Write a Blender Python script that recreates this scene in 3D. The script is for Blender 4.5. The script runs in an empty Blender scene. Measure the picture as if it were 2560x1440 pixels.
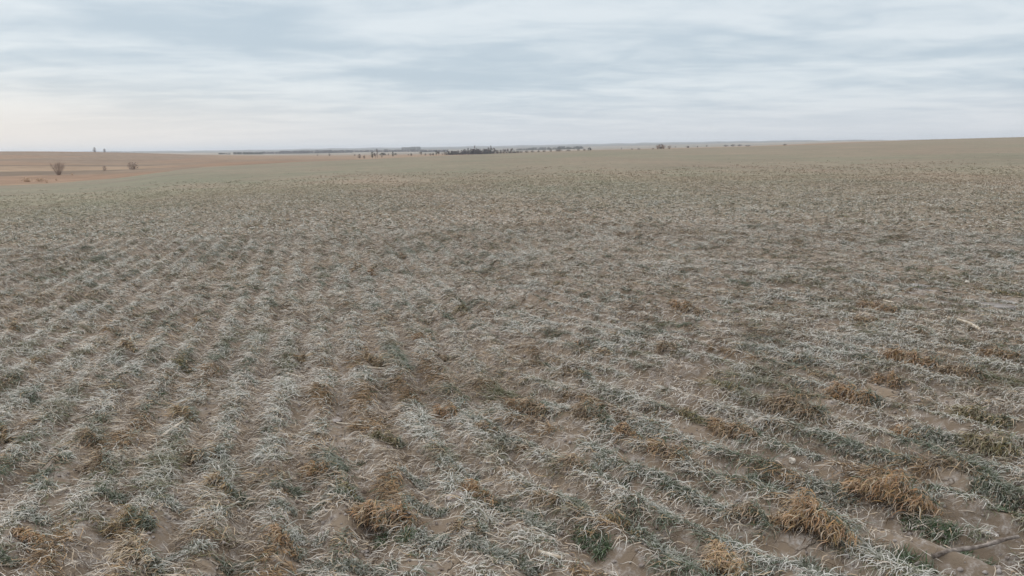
import bpy, math, random
import numpy as np
from mathutils import Matrix, Vector

rng = np.random.default_rng(11)
random.seed(5)
SC = bpy.context.scene
COL = SC.collection
PI = math.pi

# ------------------------------------------------------------------ camera
F = 1956.0                       # focal length in photo pixels (2560 wide)
CAMZ = 1.6
ROLL = math.atan(0.0165)
PITCH = math.atan(353.0 / F * math.cos(ROLL))
f_ = np.array([0, math.cos(PITCH), -math.sin(PITCH)])
r0 = np.array([1.0, 0, 0])
u0 = np.array([0, math.sin(PITCH), math.cos(PITCH)])
r_ = math.cos(ROLL) * r0 - math.sin(ROLL) * u0
u_ = math.sin(ROLL) * r0 + math.cos(ROLL) * u0


def pix_dir(x, y):
    return f_ + (x - 1280) / F * r_ - (y - 720) / F * u_


def horizon_y(x):
    return 720 - (F * math.tan(PITCH) + (x - 1280) * math.sin(ROLL)) / math.cos(ROLL)


def pix_az(x):
    d = pix_dir(x, horizon_y(x))
    return math.atan2(d[0], d[1])


def pix_tan(x, y):
    d = pix_dir(x, y)
    return d[2] / math.hypot(d[0], d[1])


cam = bpy.data.cameras.new('camera')
cam.sensor_width = 36.0
cam.lens = 36.0 * F / 2560.0
cam.clip_start = 0.05
cam.clip_end = 60000
camo = bpy.data.objects.new('camera', cam)
COL.objects.link(camo)
M = Matrix.Identity(4)
for i in range(3):
    M[i][0] = r_[i]
    M[i][1] = u_[i]
    M[i][2] = -f_[i]
M[2][3] = CAMZ
camo.matrix_world = M
SC.camera = camo

# ------------------------------------------------------------------ noise


def _hash(ix, iy, seed):
    h = (ix.astype(np.int64) * 374761393 + iy.astype(np.int64) * 668265263 + seed * 1274126177) & 0xFFFFFFFF
    h = ((h ^ (h >> 13)) * 1274126177) & 0xFFFFFFFF
    h = h ^ (h >> 16)
    return (h & 0xFFFFFF) / float(0xFFFFFF)


def vnoise(x, y, seed=0):
    ix = np.floor(x)
    iy = np.floor(y)
    fx = x - ix
    fy = y - iy
    fx = fx * fx * (3 - 2 * fx)
    fy = fy * fy * (3 - 2 * fy)
    ix = ix.astype(np.int64)
    iy = iy.astype(np.int64)
    a = _hash(ix, iy, seed)
    b = _hash(ix + 1, iy, seed)
    c = _hash(ix, iy + 1, seed)
    d = _hash(ix + 1, iy + 1, seed)
    return (a * (1 - fx) + b * fx) * (1 - fy) + (c * (1 - fx) + d * fx) * fy


def fbm(x, y, seed=0, octs=3):
    s = 0
    a = 0.5
    t = 0
    for k in range(octs):
        s = s + a * vnoise(x * 2 ** k + 17.3 * k, y * 2 ** k - 9.1 * k, seed + k)
        t += a
        a *= 0.5
    return s / t


def sstep(a, b, x):
    t = np.clip((x - a) / (b - a), 0, 1)
    return t * t * (3 - 2 * t)


# ------------------------------------------------------------------ terrain
# a long gentle field, a pasture rising to the left, a shallow valley and far hills
PROFILE = {
    -400: [(90, 470), (120, 458), (150, 447), (200, 436), (260, 421), (450, 403), (700, 383), (1100, 392), (2000, 393), (8000, 389), (12000, 395)],
    0: [(90, 464), (120, 452), (150, 441), (200, 430), (260, 415), (450, 397), (700, 377.5), (1100, 387), (2000, 387), (8000, 383), (12000, 389)],
    140: [(97, 458), (125, 448), (150, 437.5), (200, 428), (260, 415.5), (450, 398), (700, 378), (1100, 386), (2000, 386), (8000, 381), (12000, 387)],
    300: [(115, 446), (140, 437), (170, 429), (200, 424.5), (260, 416.5), (450, 400), (700, 380.5), (1100, 385.5), (2000, 385), (8000, 377), (12000, 383)],
    400: [(130, 430), (160, 424), (200, 420), (260, 414), (450, 399), (700, 383.5), (1100, 386), (2000, 385), (8000, 377.5), (12000, 382)],
    520: [(170, 417), (210, 412.5), (260, 408.5), (450, 396), (700, 388.5), (1100, 387), (2000, 385.5), (8000, 375.7), (12000, 380)],
    640: [(185, 411), (260, 404.5), (450, 396), (700, 391), (1100, 388), (2000, 385.5), (8000, 374.3), (12000, 378)],
    760: [(190, 404), (260, 402.5), (450, 396), (700, 391), (1100, 388), (2000, 384.5), (8000, 371.8), (12000, 376)],
    900: [(175, 399), (260, 400), (450, 397), (600, 393.5), (1100, 387), (2000, 382), (8000, 368.8), (12000, 374)],
    1054: [(190, 391), (260, 393), (450, 391), (700, 388), (1100, 384.5), (2000, 381), (8000, 367.3), (12000, 371)],
    1232: [(220, 384), (300, 386), (600, 385.3), (1100, 382), (2000, 378), (8000, 364.5), (12000, 369)],
    1480: [(240, 375), (300, 376.5), (600, 376), (1100, 375), (2000, 371), (8000, 359), (12000, 364)],
    1650: [(250, 372.6), (300, 373.2), (400, 372.5), (600, 372.6), (1100, 371), (2000, 367.5), (8000, 356), (12000, 361)],
    1875: [(260, 366.8), (300, 367.5), (600, 367), (1100, 365.5), (2000, 362), (8000, 351.6), (12000, 357)],
    2100: [(300, 358.8), (600, 357.5), (1100, 356), (2000, 354.5), (8000, 350), (12000, 354)],
    2300: [(340, 349.3), (600, 350), (1100, 350.5), (2000, 350.5), (8000, 348.8), (12000, 352)],
    2560: [(380, 342), (600, 345), (1100, 347), (2000, 347), (8000, 346.5), (12000, 348)],
    3000: [(400, 335), (600, 338), (1100, 340), (2000, 340), (8000, 339), (12000, 341)],
}
XS = sorted(PROFILE)
NA, NL = 441, 640
AZ0, AZ1 = pix_az(-400), pix_az(3000)
LD0, LD1 = math.log(0.5), math.log(14000)
az_g = np.linspace(AZ0, AZ1, NA)
ld_g = np.linspace(LD0, LD1, NL)
d_g = np.exp(ld_g)
azc = [pix_az(x) for x in XS]
cols_z = []
for x in XS:
    dd = [0.0, 15.0]
    zz = [0.0, 0.0]
    for d, y in PROFILE[x]:
        dd.append(d)
        zz.append(CAMZ + d * pix_tan(x, y))
    cols_z.append(np.interp(d_g, dd, zz))
cols_z = np.array(cols_z)
HG = np.empty((NA, NL))
for j in range(NL):
    HG[:, j] = np.interp(az_g, azc, cols_z[:, j])


def gblur(A, sig, axis):
    n = int(3 * sig) + 1
    k = np.exp(-0.5 * (np.arange(-n, n + 1) / sig) ** 2)
    k /= k.sum()
    P = np.pad(A, [(n, n) if a == axis else (0, 0) for a in range(2)], mode='edge')
    out = np.zeros_like(A)
    for i, w in enumerate(k):
        sl = [slice(None)] * 2
        sl[axis] = slice(i, i + A.shape[axis])
        out += w * P[tuple(sl)]
    return out


HG = gblur(gblur(HG, 5, 0), 1.6, 1)
ridge_az = np.linspace(AZ0, AZ1, NA)

ROWDIR = pix_az(780)             # the drilled rows run to this bearing
cr, sr = math.cos(ROWDIR), math.sin(ROWDIR)
ROW = 0.27


RA = math.radians(-38)            # the drill turned here: rows at the near right run flatter
ca, sa = math.cos(RA), math.sin(RA)


def row_uv(x, y):
    return x * cr - y * sr, x * sr + y * cr


def turn(x, y):
    d = np.hypot(x, y)
    az = np.arctan2(x, y)
    return sstep(-0.10, 0.10, az) * (1 - sstep(8.5, 13.5, d))


def row_st(x, y):
    """across-row and along-row metres in whichever drilling holds at the point, and the row phase (1 on the row, -1 in the lane)"""
    A = turn(x, y)
    u, v = row_uv(x, y)
    ua, va = x * ca - y * sa, x * sa + y * ca
    p = (u + (vnoise(v * 0.9, u * 0.7, 91) - 0.5) * 0.10) / ROW
    pa = (ua + (vnoise(va * 0.9, ua * 0.7, 92) - 0.5) * 0.10) / ROW
    ph = (1 - A) * np.cos(2 * PI * p) + A * np.cos(2 * PI * pa)
    k = A > 0.5
    return np.where(k, ua, u), np.where(k, va, v), ph


def micro(x, y):
    d = np.hypot(x, y)
    u, v = row_uv(x, y)
    wob = (vnoise(v * 0.9, u * 0.7, 91) - 0.5) * 0.10
    A = turn(x, y)
    ua, va = x * ca - y * sa, x * sa + y * ca
    rows = (1 - A) * np.cos(2 * PI * (u + wob) / ROW) + A * np.cos(2 * PI * (ua + (vnoise(va * 0.9, ua * 0.7, 92) - 0.5) * 0.10) / ROW)
    rows = 0.032 * rows * (0.45 + 1.1 * vnoise(v * 1.8, u * 1.8, 93)) + 0.05 * (fbm(u * 1.5, v * 0.8, 95, 2) - 0.5)
    z = rows + 0.050 * (fbm(x * 2.6, y * 2.6, 31, 3) - 0.5) + 0.028 * (fbm(x * 11, y * 11, 35, 2) - 0.5)
    cl = sstep(0.62, 0.9, fbm(x * 7, y * 7, 77, 2))
    z = z + 0.02 * cl
    far = 0.10 * (fbm(x * 0.22, y * 0.22, 51, 3) - 0.5)
    return z * (1 - sstep(25, 70, d)) + far * (1 - sstep(40, 160, d)) * sstep(6, 14, d)


def base_z(x, y):
    d = np.maximum(np.hypot(x, y), 0.5)
    az = np.arctan2(x, y)
    a = np.clip((az - AZ0) / (AZ1 - AZ0) * (NA - 1), 0, NA - 1.001)
    l = np.clip((np.log(d) - LD0) / (LD1 - LD0) * (NL - 1), 0, NL - 1.001)
    ia = a.astype(int)
    il = l.astype(int)
    fa = a - ia
    fl = l - il
    z = (HG[ia, il] * (1 - fa) + HG[ia + 1, il] * fa) * (1 - fl) + (HG[ia, il + 1] * (1 - fa) + HG[ia + 1, il + 1] * fa) * fl
    roll = sstep(3000, 7000, d) * 10.0 * (fbm(np.sin(az) * 60, np.cos(az) * 60, 61, 3) - 0.5)
    return z + roll


def gz(x, y):
    return base_z(x, y) + micro(x, y)


def gz1(x, y):
    return float(gz(np.array([x]), np.array([y]))[0])


EDGE = [(-400, 90), (0, 90), (140, 97), (300, 115), (400, 130), (520, 170), (640, 185), (760, 190), (900, 175), (1054, 190), (1232, 220),
        (1480, 240), (1650, 250), (1875, 260), (2100, 300), (2300, 340), (2560, 380), (3000, 400)]
EDGE_AZ = [pix_az(x) for x, _ in EDGE]
EDGE_D = [d for _, d in EDGE]


def edge_d(az):
    return np.interp(az, EDGE_AZ, EDGE_D)


def on_ground(x, y):
    """point where the sight line through photo pixel (x, y) meets the field"""
    d = pix_dir(x, y)
    t = -CAMZ / d[2] if d[2] < -0.004 else 200.0
    for _ in range(12):
        px, py = d[0] * t, d[1] * t
        z = float(base_z(np.array([px]), np.array([py]))[0])
        t = (z - CAMZ) / d[2]
    px, py = d[0] * t, d[1] * t
    return px, py, gz1(px, py)


def at_dist(x, dist):
    a = pix_az(x)
    px, py = math.sin(a) * dist, math.cos(a) * dist
    return px, py, gz1(px, py)


# ------------------------------------------------------------------ materials
def nodemat(name):
    m = bpy.data.materials.new(name)
    m.use_nodes = True
    nt = m.node_tree
    nt.nodes.clear()
    out = nt.nodes.new('ShaderNodeOutputMaterial')
    b = nt.nodes.new('ShaderNodeBsdfPrincipled')
    nt.links.new(b.outputs[0], out.inputs[0])
    b.inputs['Roughness'].default_value = 0.85
    b.inputs['Specular IOR Level'].default_value = 0.15
    return m, nt, b


def N(nt, t, **kw):
    n = nt.nodes.new(t)
    for k, v in kw.items():
        setattr(n, k, v)
    return n


def mat_attr(name, rough=0.75, spec=0.2, var=0.15, scale=60, transl=0.0):
    """leaf material: colour from the leaf's own pigment/frost attribute with fine mottling"""
    m, nt, b = nodemat(name)
    at = N(nt, 'ShaderNodeAttribute', attribute_name='col')
    tc = N(nt, 'ShaderNodeTexCoord')
    no = N(nt, 'ShaderNodeTexNoise')
    no.inputs['Scale'].default_value = scale
    no.inputs['Detail'].default_value = 2
    nt.links.new(tc.outputs['Object'], no.inputs['Vector'])
    mr = N(nt, 'ShaderNodeMapRange')
    mr.inputs[1].default_value = 0.3
    mr.inputs[2].default_value = 0.7
    mr.inputs[3].default_value = 1 - var
    mr.inputs[4].default_value = 1 + var
    nt.links.new(no.outputs[0], mr.inputs[0])
    mx = N(nt, 'ShaderNodeVectorMath', operation='SCALE')
    nt.links.new(at.outputs['Color'], mx.inputs[0])
    nt.links.new(mr.outputs[0], mx.inputs[3])
    nt.links.new(mx.outputs[0], b.inputs['Base Color'])
    b.inputs['Roughness'].default_value = rough
    b.inputs['Specular IOR Level'].default_value = spec
    return m


def mat_plain(name, c1, c2, scale=8.0, rough=0.9, detail=4):
    m, nt, b = nodemat(name)
    tc = N(nt, 'ShaderNodeTexCoord')
    no = N(nt, 'ShaderNodeTexNoise')
    no.inputs['Scale'].default_value = scale
    no.inputs['Detail'].default_value = detail
    nt.links.new(tc.outputs['Object'], no.inputs['Vector'])
    mx = N(nt, 'ShaderNodeMix', data_type='RGBA')
    mr = N(nt, 'ShaderNodeMapRange')
    mr.inputs[1].default_value = 0.35
    mr.inputs[2].default_value = 0.65
    nt.links.new(no.outputs[0], mr.inputs[0])
    nt.links.new(mr.outputs[0], mx.inputs[0])
    mx.inputs[6].default_value = (*c1, 1)
    mx.inputs[7].default_value = (*c2, 1)
    nt.links.new(mx.outputs[2], b.inputs['Base Color'])
    bp = N(nt, 'ShaderNodeBump')
    bp.inputs['Strength'].default_value = 0.4
    bp.inputs['Distance'].default_value = 0.01
    nt.links.new(no.outputs[0], bp.inputs['Height'])
    nt.links.new(bp.outputs[0], b.inputs['Normal'])
    b.inputs['Roughness'].default_value = rough
    return m


def mat_field():
    """silty soil with thin hoar frost and drying cracks; attribute carries the plant cover of the far field"""
    m, nt, b = nodemat('frosted_soil')
    L = nt.links.new
    at = N(nt, 'ShaderNodeAttribute', attribute_name='col')
    cov = N(nt, 'ShaderNodeAttribute', attribute_name='cover')
    tc = N(nt, 'ShaderNodeTexCoord')

    def noise(scale, detail, rough=0.55):
        n = N(nt, 'ShaderNodeTexNoise')
        n.inputs['Scale'].default_value = scale
        n.inputs['Detail'].default_value = detail
        n.inputs['Roughness'].default_value = rough
        L(tc.outputs['Object'], n.inputs['Vector'])
        return n

    def rng_(sock, a, b_, lo=0.0, hi=1.0):
        r = N(nt, 'ShaderNodeMapRange')
        r.inputs[1].default_value = a
        r.inputs[2].default_value = b_
        r.inputs[3].default_value = lo
        r.inputs[4].default_value = hi
        L(sock, r.inputs[0])
        return r.outputs[0]

    def mix(fac, c1, c2):
        x = N(nt, 'ShaderNodeMix', data_type='RGBA')
        if isinstance(fac, float):
            x.inputs[0].default_value = fac
        else:
            L(fac, x.inputs[0])
        for i, c in ((6, c1), (7, c2)):
            if isinstance(c, tuple):
                x.inputs[i].default_value = (*c, 1)
            else:
                L(c, x.inputs[i])
        return x.outputs[2]

    nA = noise(1.3, 4)
    nB = noise(14, 5, 0.65)
    nC = noise(90, 4, 0.7)
    soil = mix(rng_(nA.outputs[0], 0.35, 0.65), (0.158, 0.125, 0.095), (0.230, 0.182, 0.136))
    soil = mix(rng_(nB.outputs[0], 0.35, 0.7, 0, 0.6), soil, (0.190, 0.151, 0.122))
    fr = N(nt, 'ShaderNodeMath', operation='MULTIPLY')
    L(rng_(nB.outputs[0], 0.47, 0.66), fr.inputs[0])
    L(rng_(nC.outputs[0], 0.42, 0.62, 0.15, 0.75), fr.inputs[1])
    soil = mix(fr.outputs[0], soil, (0.42, 0.405, 0.395))
    # cracks
    vo = N(nt, 'ShaderNodeTexVoronoi', feature='DISTANCE_TO_EDGE')
    vo.inputs['Scale'].default_value = 7.5
    wv = N(nt, 'ShaderNodeVectorMath', operation='ADD')
    wn = noise(9, 3)
    sc = N(nt, 'ShaderNodeVectorMath', operation='SCALE')
    L(wn.outputs[1], sc.inputs[0])
    sc.inputs[3].default_value = 0.10
    L(tc.outputs['Object'], wv.inputs[0])
    L(sc.outputs[0], wv.inputs[1])
    L(wv.outputs[0], vo.inputs['Vector'])
    ck = N(nt, 'ShaderNodeMath', operation='MULTIPLY')
    L(rng_(vo.outputs[0], 0.0, 0.018, 1, 0), ck.inputs[0])
    L(rng_(nA.outputs[0], 0.5, 0.6), ck.inputs[1])
    soil = mix(ck.outputs[0], soil, (0.05, 0.037, 0.03))
    # plant cover of the distance, mottled
    nD = noise(1.5, 8, 0.75)
    nE = noise(0.12, 5, 0.6)
    v1 = N(nt, 'ShaderNodeMath', operation='MULTIPLY')
    L(rng_(nD.outputs[0], 0.3, 0.7, 0.70, 1.20), v1.inputs[0])
    L(rng_(nE.outputs[0], 0.3, 0.7, 0.93, 1.07), v1.inputs[1])
    cs = N(nt, 'ShaderNodeVectorMath', operation='SCALE')
    L(at.outputs['Color'], cs.inputs[0])
    L(v1.outputs[0], cs.inputs[3])
    colr = mix(cov.outputs['Fac'], soil, cs.outputs[0])
    L(colr, b.inputs['Base Color'])
    hs = N(nt, 'ShaderNodeMath', operation='MULTIPLY_ADD')
    L(nC.outputs[0], hs.inputs[0])
    hs.inputs[1].default_value = 0.35
    L(nB.outputs[0], hs.inputs[2])
    hk = N(nt, 'ShaderNodeMath', operation='MULTIPLY_ADD')
    L(ck.outputs[0], hk.inputs[0])
    hk.inputs[1].default_value = -0.6
    L(hs.outputs[0], hk.inputs[2])
    bp = N(nt, 'ShaderNodeBump')
    bp.inputs['Strength'].default_value = 0.8
    bp.inputs['Distance'].default_value = 0.012
    L(hk.outputs[0], bp.inputs['Height'])
    L(bp.outputs[0], b.inputs['Normal'])
    return m


MAT_FIELD = mat_field()
MAT_LEAF = mat_attr('frosted_wheat_leaf', 0.8, 0.12, 0.12, 45)
MAT_LAND = mat_attr('dry_grassland', 0.95, 0.05, 0.10, 0.25)
MAT_BARK = mat_plain('grey_brown_bark', (0.12, 0.096, 0.082), (0.18, 0.145, 0.125), 3)
MAT_TWIG = mat_plain('bare_twigs', (0.095, 0.075, 0.070), (0.155, 0.122, 0.112), 1.5)
MAT_WOOD = mat_plain('bare_woodland', (0.040, 0.038, 0.044), (0.075, 0.070, 0.078), 0.4)
MAT_TWIG2 = mat_plain('pale_bare_twigs', (0.32, 0.25, 0.215), (0.42, 0.335, 0.29), 1.5)
MAT_WEED = mat_plain('dry_weeds', (0.46, 0.335, 0.245), (0.56, 0.42, 0.31), 2)
MAT_EVER = mat_plain('evergreen_needles', (0.022, 0.034, 0.026), (0.048, 0.062, 0.045), 2)
MAT_STRAW = mat_plain('frosted_straw', (0.33, 0.27, 0.20), (0.58, 0.54, 0.48), 40, 0.8)
MAT_STICK = mat_plain('weathered_stalk', (0.10, 0.082, 0.072), (0.27, 0.24, 0.22), 45, 0.9)
MAT_STONE = mat_plain('chalky_stone', (0.50, 0.46, 0.41), (0.68, 0.65, 0.60), 30, 0.9)
MAT_CLOD = mat_plain('frosted_clod', (0.15, 0.115, 0.095), (0.33, 0.305, 0.295), 26, 0.9)
MAT_ICE = mat_plain('rimed_puddle_ice', (0.17, 0.15, 0.14), (0.29, 0.275, 0.27), 5, 0.6)


# ------------------------------------------------------------------ object helpers
def mesh_np(name, V, Fq, cols=None, extra=None, smooth=False):
    me = bpy.data.meshes.new(name)
    V = np.ascontiguousarray(V, dtype=np.float32)
    Fq = np.ascontiguousarray(Fq, dtype=np.int32)
    n, k = Fq.shape
    me.vertices.add(len(V))
    me.vertices.foreach_set('co', V.ravel())
    me.loops.add(n * k)
    me.loops.foreach_set('vertex_index', Fq.ravel())
    me.polygons.add(n)
    me.polygons.foreach_set('loop_start', np.arange(0, n * k, k, dtype=np.int32))
    if smooth:
        me.polygons.foreach_set('use_smooth', np.ones(n, dtype=bool))
    if cols is not None:
        a = me.attributes.new('col', 'FLOAT_COLOR', 'POINT')
        c4 = np.ones((len(V), 4), dtype=np.float32)
        c4[:, :3] = cols
        a.data.foreach_set('color', c4.ravel())
    if extra is not None:
        a = me.attributes.new('cover', 'FLOAT', 'POINT')
        a.data.foreach_set('value', np.ascontiguousarray(extra, dtype=np.float32))
    me.update(calc_edges=True)
    return me


def link(name, me, mat=None, parent=None, loc=None):
    o = bpy.data.objects.new(name, me)
    COL.objects.link(o)
    if mat is not None and me is not None:
        me.materials.append(mat)
    if parent is not None:
        o.parent = parent
    if loc is not None:
        o.location = loc
    return o


def tag(o, label=None, cat=None, group=None, kind=None):
    for k, v in (('label', label), ('category', cat), ('group', group), ('kind', kind)):
        if v:
            o[k] = v
    return o


def copy_tree(o):
    c = o.copy()
    COL.objects.link(c)
    for ch in list(o.children):
        k = ch.copy()
        COL.objects.link(k)
        k.parent = c
    return c


# ------------------------------------------------------------------ ground sheets
FROST = np.array([0.685, 0.675, 0.650])


def greenness(x, y):
    """0 brown/dead .. 1 green, slow patches over the field"""
    d = np.hypot(x, y)
    u, v = row_uv(x, y)
    g = 0.50 + 1.0 * (fbm(u * 0.09, v * 0.045, 201, 3) - 0.5) + 0.75 * (fbm(u * 0.5, v * 0.22, 211, 2) - 0.5)
    az = np.arctan2(x, y)
    g = g + 0.15 * sstep(0.12, 0.52, -az) * sstep(7, 18, d) - 0.12 * sstep(0.1, 0.5, az) * sstep(15, 60, d)
    g = g + 0.16 * np.exp(-((az - 0.50) / 0.16) ** 2 - ((d - 11) / 5.0) ** 2)
    return np.clip(g, 0, 1)


def field_colour(x, y):
    d = np.hypot(x, y)
    g = greenness(x, y)[:, None]
    brown = np.array([0.312, 0.251, 0.192])
    green = np.array([0.246, 0.241, 0.174])
    c = brown * (1 - g) + green * g
    v = fbm(x * 0.16, y * 0.07, 221, 3)[:, None]
    return c * (0.90 + 0.2 * v) * (0.73 + 0.12 * (1 - sstep(30, 60, d))[:, None])


def pasture_colour(x, y):
    d = np.hypot(x, y)
    az = np.arctan2(x, y)
    e = edge_d(az)
    xp = np.interp(az, [pix_az(q) for q in range(-400, 3001, 50)], list(range(-400, 3001, 50)))
    n = fbm(x * 0.035, y * 0.02, 301, 3)
    n2 = fbm(x * 0.25, y * 0.12, 311, 3)
    tan = np.array([0.47, 0.335, 0.235])
    rust = np.array([0.40, 0.262, 0.185])
    mid = np.array([0.345, 0.255, 0.195])
    dark = np.array([0.235, 0.180, 0.140])
    dj = d * (1 + 0.05 * (n2 - 0.5))
    c = np.repeat(mid[None], len(x), 0)

    def lay(col, w):
        nonlocal c
        w = np.clip(w, 0, 1)[:, None]
        c = c * (1 - w) + col * w

    left = 1 - sstep(330, 480, xp)
    lay(tan, 0.75 * sstep(196, 206, dj) * (1 - sstep(250, 262, dj)) * left)
    lay(dark, sstep(150, 156, dj) * (1 - sstep(190, 200, dj)) * (1 - sstep(90, 330, xp)) * 0.75)
    lay(dark, sstep(182, 186, dj) * (1 - sstep(194, 198, dj)) * left * 0.7)
    lay(rust, (1 - sstep(140, 152, dj)) * left * 0.9)
    lay(tan, (1 - sstep(0.0, 0.06, np.abs(dj / e - 1.02))) * 0.7 * left)
    lay(dark, sstep(262, 266, dj) * (1 - sstep(275, 285, dj)) * left * 0.75)
    lay(rust, sstep(0.52, 0.66, n) * 0.75)
    lay(dark, sstep(380, 400, dj) * (1 - sstep(430, 450, dj)) * left * 0.45 * sstep(0.4, 0.6, n))
    # mid: orange-brown weedy margin and pale grass past the field corner
    midx = sstep(470, 540, xp) * (1 - sstep(800, 900, xp))
    lay(rust * 0.92, midx * (1 - sstep(1.0, 1.7, d / e)))
    lay(tan * 0.9, sstep(480, 560, xp) * sstep(330, 420, dj) * 0.6)
    lay(tan, (1 - sstep(0.0, 0.05, np.abs(d / e - 1.04))) * sstep(700, 760, xp) * (1 - sstep(840, 900, xp)) * 0.9)
    lay(tan * 0.95, sstep(860, 920, xp) * (1 - sstep(500, 700, dj)) * 0.5)
    c = (c * 0.68 + 0.06 * c.mean(axis=1, keepdims=True)) * np.array([0.99, 1.0, 0.98])
    g1 = fbm(x * 0.9, y * 0.25, 321, 3)[:, None]
    c = c * (0.82 + 0.36 * g1)
    return c * (0.72 + 0.28 * n2[:, None])


def far_colour(x, y):
    n = fbm(x * 0.0022, y * 0.0012, 401, 3)[:, None]
    n2 = fbm(x * 0.012, y * 0.006, 411, 3)[:, None]
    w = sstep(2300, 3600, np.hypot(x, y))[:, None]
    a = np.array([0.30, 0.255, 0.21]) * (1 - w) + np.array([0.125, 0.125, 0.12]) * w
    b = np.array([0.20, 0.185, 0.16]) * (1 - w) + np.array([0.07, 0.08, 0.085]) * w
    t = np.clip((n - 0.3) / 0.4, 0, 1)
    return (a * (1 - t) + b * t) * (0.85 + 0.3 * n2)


def build_ground():
    azs = np.concatenate([np.linspace(-PI, -0.80, 60, endpoint=False), np.linspace(-0.80, 0.80, 640, endpoint=False), np.linspace(0.80, PI, 61)])
    ds = [0.35]
    while ds[-1] < 13000:
        d = ds[-1]
        k = 0.03 if d < 1.8 else 0.006 if d < 9 else 0.009 if d < 60 else 0.006 if d < 420 else 0.02
        ds.append(d * (1 + k))
    ds = np.array(ds)
    A, D = np.meshgrid(azs, ds)
    x = (np.sin(A) * D).ravel()
    y = (np.cos(A) * D).ravel()
    z = gz(x, y)
    V = np.stack([x, y, z], 1)
    nr, nc = A.shape
    i = (np.arange(nr - 1)[:, None] * nc + np.arange(nc - 1)[None]).ravel()
    Fq = np.stack([i, i + 1, i + nc + 1, i + nc], 1)[:, ::-1]
    ac = 0.5 * (azs[:-1] + azs[1:])
    dc = 0.5 * (ds[:-1] + ds[1:])
    Ac, Dc = np.meshgrid(ac, dc)
    xc, yc = np.sin(Ac) * Dc, np.cos(Ac) * Dc
    ed = edge_d(Ac) * (1 + 0.05 * (fbm(xc.ravel() * 0.12, yc.ravel() * 0.12, 7, 2).reshape(xc.shape) - 0.5))
    reg = np.where(Dc < ed, 0, np.where(Dc < 1000, 1, np.where(Dc < 4000, 2, 3))).ravel()
    fc = field_colour(x, y)
    pc = pasture_colour(x, y)
    rc = far_colour(x, y)
    d = np.hypot(x, y)
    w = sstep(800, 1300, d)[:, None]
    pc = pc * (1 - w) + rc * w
    cover = sstep(10, 34, d) * 0.97
    for k, (nm, mat) in enumerate((('wheat_field', MAT_FIELD), ('pasture', MAT_LAND), ('valley_floor', MAT_LAND), ('hills', MAT_LAND))):
        fk = Fq[reg == k]
        used = np.unique(fk)
        rm = np.full(len(V), -1)
        rm[used] = np.arange(len(used))
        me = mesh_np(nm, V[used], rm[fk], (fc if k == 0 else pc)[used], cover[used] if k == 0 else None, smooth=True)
        tag(link(nm, me, mat), {0: 'frosted winter wheat field of bare brown soil and drilled rows', 1: 'tan dry pasture beyond the wheat field edge',
                                2: 'flat pale valley floor beyond the field', 3: 'low hazy blue ridge along the horizon'}[k], None, None, 'structure')


build_ground()

# ------------------------------------------------------------------ leaves
LIVE = np.array([0.066, 0.090, 0.052])
MOSS = np.array([0.115, 0.115, 0.060])
DEEP = np.array([0.080, 0.054, 0.035])  # dark dead leaf, also the tone of shade painted among the leaves
OLIVE = np.array([0.150, 0.130, 0.060])
RUST = np.array([0.315, 0.190, 0.098])
BROWN = np.array([0.225, 0.152, 0.088])
TAN = np.array([0.400, 0.285, 0.165])
DULL = np.array([0.285, 0.228, 0.170])


def leaves(root, az, elev, length, width, curl, wob, K, col, frost, clamp=True, floor=None):
    """ribbon leaves. all arguments are arrays over N leaves; returns V, F, C"""
    n = len(az)
    s = np.linspace(0, 1, K + 1)
    ph = rng.uniform(0, 6.28, n)
    p = root.copy()
    P = [p.copy()]
    seg = length / K
    for k in range(K):
        sm = (k + 0.5) / K
        e = elev - curl * sm ** 1.2
        a = az + wob * np.sin(sm * 5.0 + ph)
        e = e + 0.45 * wob * np.sin(sm * 7.0 + 2 * ph)
        step = np.stack([np.sin(a) * np.cos(e), np.cos(a) * np.cos(e), np.sin(e)], 1) * seg[:, None]
        p = p + step
        if clamp:
            if floor is None:
                fl = gz(p[:, 0], p[:, 1])
            else:
                fl = floor
            lift = 0.003 + 0.007 * np.abs(np.sin(ph * 7 + k))
            p[:, 2] = np.maximum(p[:, 2], fl + lift)
        P.append(p.copy())
    tw = rng.uniform(-0.9, 0.9, n)
    perp = np.stack([np.cos(az) * np.cos(tw), -np.sin(az) * np.cos(tw), np.sin(tw)], 1)
    prof = np.clip(1.0 - s ** 2.2 * 0.88, 0.1, 1) * np.where(s == 0, 0.75, 1)
    V = np.empty((n, K + 1, 2, 3))
    C = np.empty((n, K + 1, 2, 3))
    for k in range(K + 1):
        hw = 0.5 * width * prof[k]
        V[:, k, 0] = P[k] - perp * hw[:, None]
        V[:, k, 1] = P[k] + perp * hw[:, None]
        fk = np.clip(frost * (0.22 + 1.0 * s[k]) + rng.uniform(-0.12, 0.12, n) * (frost > 0.05), 0, 0.97)[:, None]
        ck = col * (1 - fk) + FROST * fk
        C[:, k, 0] = ck
        C[:, k, 1] = ck
    b = (np.arange(n)[:, None] * (2 * K + 2) + np.arange(K)[None] * 2).ravel()
    Fq = np.stack([b, b + 1, b + 3, b + 2], 1)
    return V.reshape(-1, 3), Fq, C.reshape(-1, 3)


def join(parts):
    V, Fq, C = [], [], []
    o = 0
    for v, f, c in parts:
        V.append(v)
        Fq.append(f + o)
        C.append(c)
        o += len(v)
    return np.concatenate(V), np.concatenate(Fq), np.concatenate(C)


def vary(c, n, amt=0.22):
    return c[None] * (1 + rng.uniform(-amt, amt, (n, 1))) * (1 + rng.uniform(-0.06, 0.06, (n, 3)))


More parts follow.
